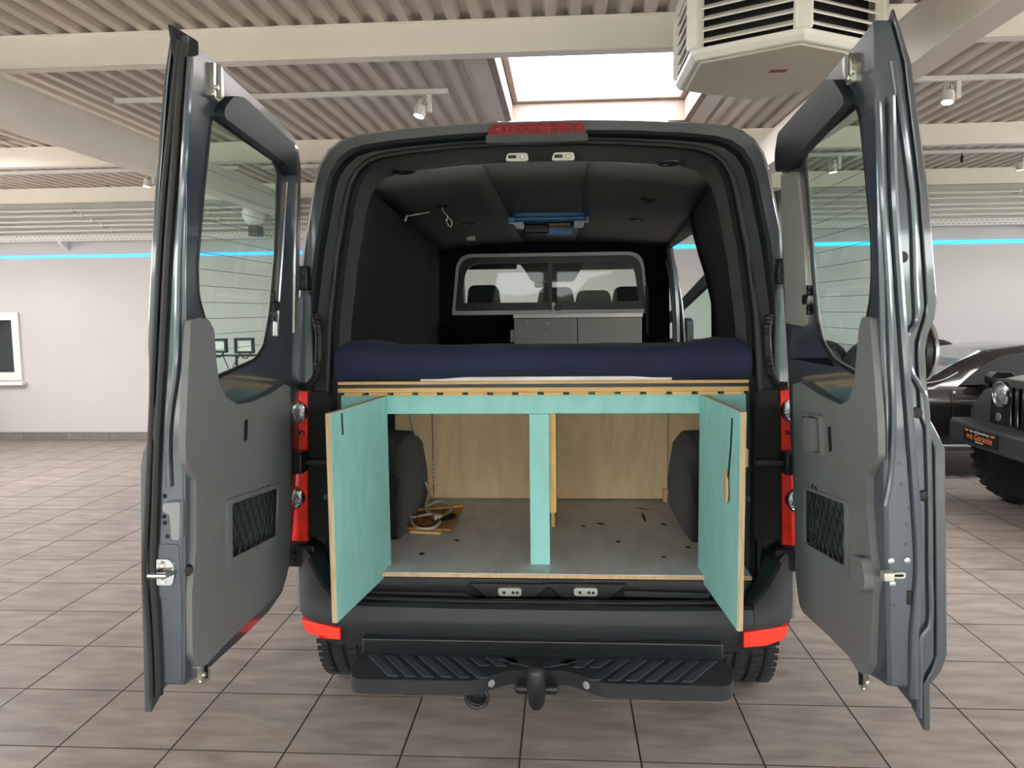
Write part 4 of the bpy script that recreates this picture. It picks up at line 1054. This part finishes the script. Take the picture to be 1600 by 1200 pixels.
# round emblem handle on the outer skin of the right door
p = at(1440, 547, y=YE+.16)
em = disc('emblem_disc', 'black_plastic', dr_, (1.01, p.y, p.z), (1, 0, 0), [(.055, -.05), (.06, 0), (.078, .012), (.080, .026), (.072, .040), (.05, .047), (.001, .05)], 36)
disc('chrome_rim', 'chrome', em, (1.01, p.y, p.z), (1, 0, 0), [(.0795, .030), (.083, .033), (.082, .041), (.074, .044), (.072, .040)], 36, False)

# ================================================================== CARGO FLOOR, FURNITURE
cf = MB().box(-.79, .79, -.025, 3.19, .655, .668).build('cargo_floor', 'wood_edge', van, .0)
MB().box(-.79, .79, -.022, 3.18, .668, .6715).build('floor_vinyl', 'vinyl', cf)
for k, (px, py, w, hh) in enumerate(((659, 865, 10, 4), (714, 844, 8, 4), (938, 818, 10, 4), (966, 846, 9, 3), (1037, 819, 7, 4), (1037, 870, 7, 3), (1075, 855, 9, 3), (912, 822, 7, 2), (1005, 795, 4, 7), (1006, 808, 5, 14))):
    p = at(px, py, z=.672); e_ = at(px+w/2, py, z=.672); g = at(px, py+hh/2, z=.672)
    a, b = abs(e_.x-p.x), abs(g.y-p.y)
    MB().lathe([(1, 0), (.9, .001)], Matrix.Translation((p.x, p.y, .6715)) @ Matrix.Rotation(.5*(k % 3), 4, 'Z') @ Matrix.Diagonal((a, b, 1, 1)), 7).build('floor_mark', 'stain', cf)
for s in (-1, 1):
    rings = []
    for (y, zt, xi) in ((.40, .70, .64), (.44, .82, .635), (.55, .95, .63), (.70, 1.02, .63), (.9, 1.045, .63), (1.12, 1.045, .63), (1.5, .95, .64), (1.65, .70, .66)):
        rings.append([V((s*.90, y, .66)), V((s*(xi-.005), y, .668)), V((s*(xi+.005), y, .668+(zt-.668)*.5)), V((s*(xi+.025), y, .668+(zt-.668)*.85)), V((s*(xi+.07), y, zt)), V((s*.90, y, zt+.012))])
    MB().loft(rings, True, True).build('wheel_arch_cover', 'felt', van, .012, ang=60)
# birch plywood partition below the bed
pa = thing('plywood_partition', 'birch plywood panels closing the storage space below the bed', 'partition', (0, 1.13, .672))
for (xa, xb, d) in ((-.80, -.605, .004), (-.598, .628, .0), (.633, .80, .004)):
    box('panel', 'ply', pa, xa, xb, 1.13+d, 1.142+d, .684, 1.34)
for x in (-.635, .022, .62):
    box('hinge_block', 'wood_edge', pa, x-.018, x+.018, 1.10, 1.129, .673, .74, .002)
hgm = MB()
for k in range(6):
    hgm.box(-.606, -.597, 1.124, 1.1295, .76+k*.022, .772+k*.022)
hgm.build('piano_hinge', 'zinc', pa)
dv = box('divider_board', 'wood', None, .030, .048, .62, 1.098, .673, 1.30, .002)
tag(dv, 'upright pine board behind the turquoise centre post', 'board')
# turquoise cabinet
cab = thing('storage_cabinet', 'turquoise painted cabinet front under the bed with both doors swung open', 'cabinet', (0, .1, .672))
yc0, yc1 = .085, .112
box('top_rail', 'teal', cab, -.785, .785, yc0, yc1, 1.272, 1.347, .002)
box('centre_post', 'teal', cab, -.043, .034, yc0-.002, yc1, .672, 1.2715, .002)
box('centre_batten', 'wood', cab, .030, .060, yc1+.001, .62, .673+.2, 1.27, .002)
box('side_stile', 'teal', cab, -.785, -.63, yc0, yc1, .672, 1.2715, .002)
box('side_stile', 'teal', cab, .64, .785, yc0, yc1, .672, 1.2715, .002)
def cab_door(h0, f0, zb, zt, s):
    A, B = V((h0[0], h0[1], 0)), V((f0[0], f0[1], 0)); d = (B-A); L_ = d.length; d.normalize()
    n = V((d.y, -d.x, 0))
    M = Matrix(((d.x, n.x, 0, A.x), (d.y, n.y, 0, A.y), (0, 0, 1, 0), (0, 0, 0, 1)))
    o = MB().box(0, L_, -.0075, .0075, zb, zt, M).build('cabinet_door', 'wood_edge', cab)
    MB().box(.001, L_-.002, .0075, .0095, zb+.001, zt-.001, M).build('painted_face', 'teal', o)
    MB().box(.001, L_-.002, -.0095, -.0075, zb+.001, zt-.001, M).build('painted_face', 'teal', o)
    return o, M, L_
zL, zR = (.643, 1.345), (.636, 1.3465)
tl_, ML, LL = cab_door((-.607, .078), (-.673, -.45), *zL, -1)
tr_, MR, LR = cab_door((.617, .078), (.653, -.45), *zR, 1)
def dpt(M, u, n, z): return M @ V((u, n, z))
for (o, M, L_, sg) in ((tl_, ML, LL, 1), (tr_, MR, LR, -1)):
    c = dpt(M, L_-.04, -.0095*sg*-1 if False else (-.0095 if sg > 0 else .0095), 1.06)
    out_dir = M.to_3x3() @ V((0, -1 if sg > 0 else 1, 0))
    if sg < 0: out_dir = M.to_3x3() @ V((0, 1, 0))
    for dsg in (1,):
        # small round knob on the outward face near the free edge
        od = V((-1, 0, 0)) if sg > 0 else V((1, 0, 0))
        base = M @ V((L_-.02, 0, 1.065)) + od*.009
        disc('knob', 'chrome', o, base, od, [(.008, 0), (.005, .008), (.010, .014), (.008, .02), (.001, .021)], 12)
# string stub left, pull string with wooden tag right
inn = lambda M, u, z, k: (M @ V((u, 0, z)))+V((k, 0, 0))
MB().tube([inn(ML, LL-.085, 1.335, .012), inn(ML, LL-.085, 1.30, .012), inn(ML, LL-.088, 1.262, .012)], .003, 6).build('pull_string', 'black_plastic', tl_)
MB().tube([inn(MR, LR-.085, 1.315, -.012), inn(MR, LR-.095, 1.22, -.012), inn(MR, LR-.118, 1.10, -.014)], .0028, 6).build('pull_string', 'black_plastic', tr_)
tgp = inn(MR, LR-.125, 1.08, -.018)
MB().lathe([(.04, -.004), (.042, 0), (.04, .004)], Matrix.Translation(tgp) @ Matrix.Rotation(R_(90), 4, 'Y') @ Matrix.Rotation(R_(-12), 4, 'Z') @ Matrix.Diagonal((1.3, .55, 1, 1)), 20).build('wooden_tag', 'wood_edge', tr_)
MB().box(.662, .682, -.40, -.375, 1.16, 1.22).build('magnet_catch', 'wood_edge', tr_, .004)
for (o, x) in ((tl_, -.607), (tr_, .617)):
    for z in (.78, 1.22):
        disc('hinge', 'zinc', o, (x, .084, z-.03), (0, 0, 1), [(.006, 0), (.006, .06)], 10)
# bed frame and mattress
bed = thing('bed_frame', 'pine slatted bed frame across the rear of the van', 'bed frame', (0, .05, 1.349))
box('lower_rail', 'wood', bed, -.785, .785, .05, .075, 1.360, 1.378, .002)
box('upper_rail', 'wood', bed, -.785, .785, .05, .075, 1.391, 1.403, .002)
box('dark_edge_strip', 'black_plastic', bed, -.78, .78, .056, .08, 1.378, 1.391)
for k in range(16):
    x = -.76+k*.097
    box('spacer_block', 'wood', bed, x, x+.072, .052, 1.9, 1.3475, 1.3595)
for y in (1.0, 1.85):
    box('cross_rail', 'wood', bed, -.785, .785, y, y+.03, 1.360, 1.403)
box('slat_panel', 'wood', bed, -.78, .78, .08, 1.9, 1.38, 1.39)
mt = thing('mattress', 'dark navy covered mattress lying on the bed frame', 'mattress', (0, .9, 1.404))
rings = []
nx_ = 30
ysm = [.052, .036, .034, .05, .10, .2, .45, .9, 1.4, 1.8, 1.86]
def ztop_(x, y):
    e = max(0, (abs(x)-.66)/.12); bulge = .022*math.exp(-((abs(x)-.70)/.09)**2)
    base = 1.537-.04*min(1, max(0, (y-.15)/.8))-.03*max(0, (y-.9))
    return base+(bulge if y < .5 else bulge*.3)+.004*math.sin(9*x+1.3)*math.sin(6*y)
m_ = MB()
xs_ = [-.79+1.58*k/nx_ for k in range(nx_+1)]
def zbot_(x): return 1.404+.019*max(0, 1-(x-.02)**2/.16)
prof_rows = []
for x in xs_:
    ed = 1-max(0, (abs(x)-.74)/.05)**2*.10
    row = [V((x, .06, zbot_(x))), V((x, .036+.004*math.sin(5*x), zbot_(x)+.02)), V((x, .026+.004*math.sin(7*x+1), 1.46)), V((x, .034, 1.505)), V((x, .060, ztop_(x, .06)-.010)), V((x, .10, ztop_(x, .1)))]
    for y in (.2, .35, .6, .9, 1.3, 1.7, 1.83): row.append(V((x, y, ztop_(x, y))))
    row += [V((x, 1.88, 1.45)), V((x, 1.86, 1.404))]
    prof_rows.append(row)
m_.loft(prof_rows, True, True).build('cover', 'navy', mt, ang=70)
MB().box(-.46, .50, .050, 1.7, 1.4035, 1.419).build('undersheet', 'white_sheet', mt, .003)
# grey kitchen cabinet in front of the bulkhead
YK = 2.72
kL, kR, kS = at(803, 495, y=YK), at(1003, 492, y=YK), at(902, 495, y=YK)
kc = thing('kitchen_cabinet', 'grey cabinet with white top edge beneath the cab window', 'cabinet', ((kL.x+kR.x)/2, YK, .672))
zk = (kL.z+kR.z)/2
box('worktop', 'white_edge', kc, kL.x-.005, kR.x+.005, YK-.01, YB-.06, zk-.012, zk+.016, .003)
box('carcass', 'black_gap', kc, kL.x+.004, kR.x-.004, YK+.018, YB-.06, .673, zk-.013)
for a, b in ((kL.x, kS.x-.003), (kS.x+.003, kR.x)):
    dd_ = box('door', 'cab_grey', kc, a, b, YK, YK+.016, .69, zk-.016, .002)
    if a < kS.x-.1 and b < kS.x:
        for dx, dz in ((.10, -.04), (.24, -.05), (.10, -.14), (.23, -.135)):
            disc('screw_cap', 'white_edge', dd_, (a+dx, YK, zk+dz), (0, -1, 0), [(.006, -.001), (.005, .0015)], 8)
p = at(797, 525, y=YK+.05)
ho = box('side_socket', 'white_edge', kc, kL.x-.03, kL.x-.0005, YK+.03, YK+.09, p.z-.045, p.z+.045, .006)
# wooden board with cable coil
bd = thing('wooden_board', 'small wooden slat tray on the cargo floor beside the left wheel arch', 'wooden tray', (-.53, .75, .672))
c1, c2, c3, c4 = at(634, 825, z=.69), at(705, 828, z=.69), at(724, 790, z=.69), at(655, 797, z=.69)
def quad(name, mat, par, P, z0, z1): return MB().hexa([(p.x, p.y, z0) for p in P]+[(p.x, p.y, z1) for p in P]).build(name, mat, par, .002)
lr = lambda a, b, t: a.lerp(b, t)
for t0, t1 in ((.0, .30), (.32, .62), (.64, .80), (.82, 1.0)):
    quad('slat', 'wood_dark', bd, [lr(c1, c2, t0), lr(c1, c2, t1), lr(c4, c3, t1), lr(c4, c3, t0)], .684, .693)
quad('batten', 'wood', bd, [lr(lr(c1, c2, .1), lr(c4, c3, .1), -.06), lr(lr(c1, c2, .78), lr(c4, c3, .78), -.06), lr(lr(c1, c2, .78), lr(c4, c3, .78), .06), lr(lr(c1, c2, .1), lr(c4, c3, .1), .06)], .6725, .684)
quad('batten', 'wood', bd, [lr(c1, c4, .85), lr(c2, c3, .85), lr(c2, c3, .98), lr(c1, c4, .98)], .6725, .684)
quad('batten', 'wood', bd, [lr(c1, c4, .88), lr(c2, c3, .9), lr(c2, c3, 1.0), lr(c1, c4, 1.0)], .6935, .703)
cc = thing('cable_coil', 'coiled grey cable with a black plug on the wooden tray', 'cable', (-.5, .75, .694))
zt_ = .712
pc = [at(px, py, z=zt_+k*.001) for k, (px, py) in enumerate([(655, 775), (665, 795), (682, 808), (690, 806), (705, 797), (702, 787), (685, 783), (668, 790)])]
top1 = at(642, 647, y=1.10)
MB().tube(smooth([V((top1.x, 1.10, top1.z)), V((at(649, 690, y=1.08).x, 1.09, at(649, 690, y=1.08).z)), V((at(643, 724, y=1.02).x, 1.04, at(643, 724, y=1.02).z)), V((-.70, 1.10, 1.0)), V((-.72, 1.10, .9))], 8), .007, 8).build('riser_cable', 'cable_grey', cc)
MB().tube(smooth([V((-.62, .99, .80)), V((-.60, .97, .75)), pc[1], pc[2]], 6), .007, 8).build('loop', 'cable_grey', cc)
MB().tube(smooth(pc[1:]+[pc[1]], 6), .006, 8).build('loop', 'cable_grey', cc)
pc2 = [at(px, py, z=zt_+.004) for px, py in [(688, 805), (672, 803), (650, 808), (640, 806), (643, 797), (641, 808), (648, 822), (660, 826), (678, 824), (688, 815), (690, 808)]]
MB().tube(smooth(pc2, 6), .006, 8).build('loop', 'cable_grey', cc)
pc3 = [at(px, py, z=zt_) for px, py in [(688, 812), (678, 816), (660, 818), (650, 812), (664, 808), (680, 818), (672, 825), (655, 822)]]
MB().tube(smooth(pc3, 6), .0035, 6).build('thin_wire', 'cable_red', cc)
pc4 = [at(px, py, z=zt_+.006) for px, py in [(686, 809), (676, 820), (662, 823), (648, 816), (654, 806)]]
MB().tube(smooth(pc4, 6), .003, 6).build('thin_wire', 'black_plastic', cc)
a, b = at(689, 812, z=zt_+.012), at(712, 805, z=zt_+.016)
MB().tube([a, lr(a, b, .3), lr(a, b, .32), lr(a, b, .85), lr(a, b, .87), b], [.009, .009, .013, .013, .007, .005], 10).build('plug', 'black_plastic', cc)
a = at(685, 808, z=zt_+.008)
MB().box(a.x-.018, a.x+.018, a.y-.015, a.y+.015, zt_-.004, zt_+.02).build('connector', 'white_edge', cc, .005)

# ================================================================== PARKED CARS
sedan = thing('parked_car', 'glossy dark brown car parked at the right behind the off-road car', 'car', (4.6, 5.2, 0))
yn, yf = 4.72, 6.25
def carring(x, zt, wt, zb=.28, sh=.86):
    # cross section in y-z at station x: near side yn, far side yf, roof narrower by wt
    return [V((x, yn+.06, zb)), V((x, yn+.0, zb+.12)), V((x, yn-.01, .62)), V((x, yn+.03, min(sh, zt-.03))), V((x, yn+wt, zt-.02 if zt > sh else zt)), V((x, yn+wt+.08, zt)), V((x, yf-wt-.08, zt)), V((x, yf-wt, zt-.02 if zt > sh else zt)), V((x, yf-.03, min(sh, zt-.03))), V((x, yf+.01, .62)), V((x, yf, zb+.12)), V((x, yf-.06, zb))]
st = [(2.3, .62, .12), (2.4, .74, .10), (2.7, .86, .10), (3.2, .94, .08), (3.62, .985, .07), (3.9, 1.13, .17), (4.2, 1.235, .24), (4.6, 1.285, .27), (5.2, 1.29, .27), (5.7, 1.23, .25), (6.2, 1.05, .14), (6.6, .96, .10), (6.85, .70, .12)]
MB().loft([carring(*q) for q in st], True, True).build('body', 'car_black', sedan, ang=50)
def sidepoly(name, mat, pts, dy, th=.01, par=None):
    P = [at(px, py, y=yn+.08) for px, py in pts]
    return MB().slab([(p.x, p.z) for p in P], [], lambda a, b, n: V((a, yn+.02+max(0, (b-.88))*.56+dy+n, b)), 0, th).build(name, mat, par or sedan, .002)
sw = sidepoly('side_window', 'black_gap', [(1496, 601), (1515, 588), (1545, 569), (1575, 556), (1640, 547), (1660, 600)], -.012)
sidepoly('window_black', 'black_gap', [(1496, 601), (1515, 588), (1545, 569), (1575, 556), (1640, 547), (1660, 600)], -.006)
ws = [at(1455, 592, y=4.85), at(1500, 545, y=5.0)]
MB().hexa([(3.66, yn+.14, 1.00), (4.17, yn+.30, 1.225), (4.17, yf-.30, 1.225), (3.66, yf-.14, 1.00), (3.65, yn+.14, 1.012), (4.16, yn+.30, 1.24), (4.16, yf-.30, 1.24), (3.65, yf-.14, 1.012)]).build('windscreen', 'chrome', sedan)
P = at(1558, 592, y=yn-.1)
mr_ = MB().slab(rnd([(P.x-.10, P.z-.05), (P.x+.06, P.z-.06), (P.x+.11, P.z+.0), (P.x+.08, P.z+.07), (P.x-.06, P.z+.075), (P.x-.11, P.z+.02)], .03), [], XZ(yn-.20), 0, .12).build('door_mirror', 'car_black', sedan, .02)
P2 = at(1545, 605, y=yn-.03)
box('mirror_arm', 'car_black', mr_, P2.x-.05, P2.x+.03, yn-.10, yn+.05, P2.z-.04, P2.z+.03, .01)
P = at(1492, 613, y=yn-.02)
disc('side_marker', 'white_print', sedan, (P.x, yn-.008, P.z), (0, -1, 0), [(.014, 0), (.01, .008)], 12)
MB().tube([(P.x, yn-.012, P.z-.02), (P.x-.01, yn-.016, .40)], .004, 6).build('door_seam', 'black_gap', sedan)
MB().tube([(2.9, yn-.005, .34), (6.2, yn-.005, .34)], .012, 6).build('sill_trim', 'edge_trim', sedan)
MB().tube(smooth([(3.45, yn+.03, .93), (3.7, yn+.05, .965), (3.95, yn+.16, 1.06), (4.3, yn+.25, 1.20), (4.7, yn+.28, 1.25)]), .007, 6).build('pillar_trim', 'edge_trim', sedan)
for x in (3.05, 5.85):
    Mw = frame_M((x, yn+.12, .31), (0, -1, 0))
    wo = MB().lathe([(.20, -.1), (.31, -.09), (.315, .09), (.30, .105), (.215, .11)], Mw, 32).build('wheel', 'tyre', sedan)
    MB().lathe([(.21, .08), (.20, .10), (.05, .09), (.04, .11), (.001, .11)], Mw, 20).build('rim', 'rim', wo)
    Mw = frame_M((x, yf-.12, .31), (0, 1, 0))
    MB().lathe([(.20, -.1), (.31, -.09), (.315, .09), (.30, .105), (.001, .08)], Mw, 32).build('wheel', 'tyre', sedan)

# off-road car: nose towards the left, seen obliquely at the right edge
jp = thing('off_road_car', 'black off-road car with slotted grille and wide bumper at the right edge', 'car', (5.2, 3.12, 0))
XF = 3.62; YC = 3.12
YZ = lambda x0: (lambda a, b, n: V((x0+n, a, b)))
def jat(px, py, x): q = at(px, py, x=x); return (q.y, q.z)
MB().loft([[V((x, YC-w, .55)), V((x, YC-w, z-.06)), V((x, YC-w+.06, z)), V((x, YC+w-.06, z)), V((x, YC+w, z-.06)), V((x, YC+w, .55))] for x, w, z in ((XF+.05, .60, 1.08), (XF+.3, .64, 1.12), (XF+1.2, .72, 1.16))], True, True).build('bonnet', 'jeep_black', jp, .01)
MB().loft([[V((x, YC-w, .5)), V((x, YC-w2, z)), V((x, YC+w2, z)), V((x, YC+w, .5))] for x, w, w2, z in ((XF+1.2, .78, .74, 1.16), (XF+1.45, .78, .70, 1.75), (XF+3.4, .78, .70, 1.78), (XF+3.55, .78, .74, 1.1))], True, True).build('cab', 'jeep_black', jp, .02)
g = MB().slab(rnd([(YC-.60, .66), (YC+.60, .66), (YC+.585, 1.03), (YC+.50, 1.085), (YC-.50, 1.085), (YC-.585, 1.03)], .04), [rnd([(YC-.28+k*.093-.026, .72), (YC-.28+k*.093+.026, .72), (YC-.28+k*.093+.026, 1.03), (YC-.28+k*.093-.026, 1.03)], .02) for k in range(7)], YZ(XF), -.02, .04).build('grille', 'jeep_black', jp, .006)
box('grille_back', 'black_gap', g, XF+.035, XF+.04, YC-.34, YC+.34, .69, 1.05)
for k in range(7):
    y = YC-.28+k*.093
    MB().tube([(XF-.012, y+.020, .725), (XF-.018, y+.022, .88), (XF-.012, y+.020, 1.025)], .006, 6).build('chrome_slot_trim', 'chrome', g)
for s in (-1, 1):
    hl = disc('headlamp', 'chrome', g, (XF-.015, YC+s*.43, .955), (-1, 0, 0), [(.105, 0), (.11, .02), (.098, .03), (.092, .01)], 28)
    disc('headlamp_lens', 'lens_clear', hl, (XF-.02, YC+s*.43, .955), (-1, 0, 0), [(.092, 0), (.07, .022), (.03, .03), (.001, .031)], 24)
    disc('indicator', 'lens_clear', g, (XF-.012, YC+s*.47, .77), (-1, 0, 0), [(.042, 0), (.036, .012), (.001, .016)], 18)
    # wide plastic wing
    rings = []
    for (x, z0, z1) in ((XF-.02, .66, .82), (XF+.06, .72, .95), (XF+.2, .90, 1.0), (XF+.55, .93, 1.02), (XF+.85, .80, .92), (XF+.95, .60, .70)):
        a, b = YC+s*.58, YC+s*.90
        rings.append([V((x, a, z0)), V((x, b, z0-.02)), V((x, b+s*.012, z1-.05)), V((x, b-s*.04, z1)), V((x, a, z1+.015))])
    MB().loft(rings, True, True).build('wing', 'jeep_plastic', jp, .012, ang=40)
    box('wing_inner', 'black_gap', jp, XF+.05, XF+.9, min(YC+s*.56, YC+s*.62), max(YC+s*.56, YC+s*.62), .5, .95)
    Mw = frame_M((XF+.40, YC+s*.78, .40), (0, s, 0))
    wo = MB().lathe([(.22, -.12), (.36, -.125), (.395, -.10), (.40, -.05), (.40, .05), (.395, .10), (.36, .125), (.22, .12), (.20, .06), (.001, .05)], Mw, 36).build('wheel', 'tyre', jp)
    tr = MB()
    for k in range(30):
        a = 2*math.pi*k/30
        for q in (-.08, 0, .08):
            tr.box(.39, .412, -.022, .022, q-.032, q+.032, Mw @ Matrix.Rotation(a+(.1 if q else 0), 4, 'Z'))
    tr.build('tread_blocks', 'tyre', wo, sm=False)
# rear wheels
for s in (-1, 1):
    Mw = frame_M((XF+3.0, YC+s*.78, .40), (0, s, 0))
    MB().lathe([(.22, -.12), (.36, -.125), (.40, -.05), (.40, .05), (.36, .125), (.001, .10)], Mw, 28).build('wheel', 'tyre', jp)
bx0 = 3.40
bpo = [(YC-.93, 0), (YC-.80, -.02), (YC+.80, -.02), (YC+.95, .06), (YC+.95, .22), (YC-.93, .22)]
bpf = MB().slab(bpo, [], lambda a, b, n: V((bx0+b, a, .535+n)), 0, .175).build('bumper', 'jeep_plastic', jp, .03)
# dealer plate on the bumper
c0 = at(1508, 667, x=bx0-.025); c1 = at(1559, 684, x=bx0-.025); c2 = at(1559, 703, x=bx0-.025); c3 = at(1508, 684, x=bx0-.025)
yl, yr = c0.y, c1.y; zc_ = (c0.z+c3.z+c1.z+c2.z)/4; hh = .055
pl = MB().box(bx0-.036, bx0-.0205, yr, yl, zc_-hh, zc_+hh).build('number_plate', 'black_plastic', jp, .003)
tag(pl, 'black plate with orange lettering')
def text(body, size, y, z, mat, par, name='lettering'):
    cu = bpy.data.curves.new(name, 'FONT'); cu.body = body; cu.size = size; cu.extrude = .0006; cu.align_x = 'CENTER'; cu.align_y = 'CENTER'
    o = bpy.data.objects.new(name, cu); COL.objects.link(o)
    dg = bpy.context.evaluated_depsgraph_get(); dg.update()
    me = bpy.data.meshes.new_from_object(o.evaluated_get(dg))
    bpy.data.objects.remove(o); bpy.data.curves.remove(cu)
    M = Matrix(((0, 0, -1, bx0-.0372), (-1, 0, 0, y), (0, 1, 0, z), (0, 0, 0, 1)))
    me.transform(M); me.materials.clear(); me.materials.append(MATS[mat])
    t = bpy.data.objects.new(name, me); COL.objects.link(t); t.parent = par
    return t
ym = (yl+yr)/2
wtx = (yl-yr)
text('mit Garantie', wtx*.155, ym, zc_-.006, 'orange_print', pl)
text('Neu- und Gebrauchtwagen', wtx*.055, ym, zc_+.036, 'white_print', pl)
for q in range(9):
    MB().box(bx0-.0375, bx0-.036, ym-.06+q*.0135, ym-.06+q*.0135+.010, zc_-.045, zc_-.038).build('small_print', 'white_print', pl)
for y in (yl-.05, yr+.05):
    MB().box(bx0-.0375, bx0-.036, y-.025, y+.025, zc_+.028, zc_+.044).build('corner_print', 'orange_print', pl)
# row of wheels on a rack at the back wall
rk = thing('wheel_rack', 'black steel rack by the back wall behind the parked cars', 'rack', (3.8, 6.75, 0))
for y in (6.64, 6.80, 6.94, 7.06):
    MB().tube([(2.6, y, .60), (5.2, y, .60)], .018, 8).build('rail', 'black_plastic', rk)
for x in (2.65, 3.9, 5.15):
    for y in (6.64, 7.06):
        MB().tube([(x, y, 0.005), (x, y, .60)], .018, 8).build('post', 'black_plastic', rk)
for k, (px, lb) in enumerate(((1283, 'leftmost spare wheel on the rack, bright rim, through the right van door glass'), (1362, 'second spare wheel on the rack, hexagonal hub, through the right van door glass'), (1458, 'third spare wheel on the rack, only its top showing beside the emblem'))):
    yw = (6.98, 6.73, 6.98)[k]
    p = at(px, 578, y=yw)
    w = thing('spare_wheel', lb, 'wheel', (p.x, yw, .62), 'spare wheels on the rack')
    Mw = frame_M((p.x, yw, .945), (0, -1, 0))
    MB().lathe([(.23, -.10), (.30, -.11), (.325, -.07), (.325, .07), (.30, .11), (.235, .105)], Mw, 40, False).build('tyre', 'tyre', w)
    rm = MB().lathe([(.23, -.09), (.235, .09), (.215, .075), (.19, .03), (.06, .05), (.05, .07), (.001, .07)], Mw, 32).build('rim', 'rim', w)
    MB().lathe([(.055, .07), (.05, .085), (.001, .085)], Mw, 6).build('hub_cap', 'smoke_plastic', rm)
    for q in range(5):
        MB().box(.07, .19, -.03, .03, .035, .062, Mw @ Matrix.Rotation(2*math.pi*q/5, 4, 'Z')).build('spoke', 'rim', rm, .008)
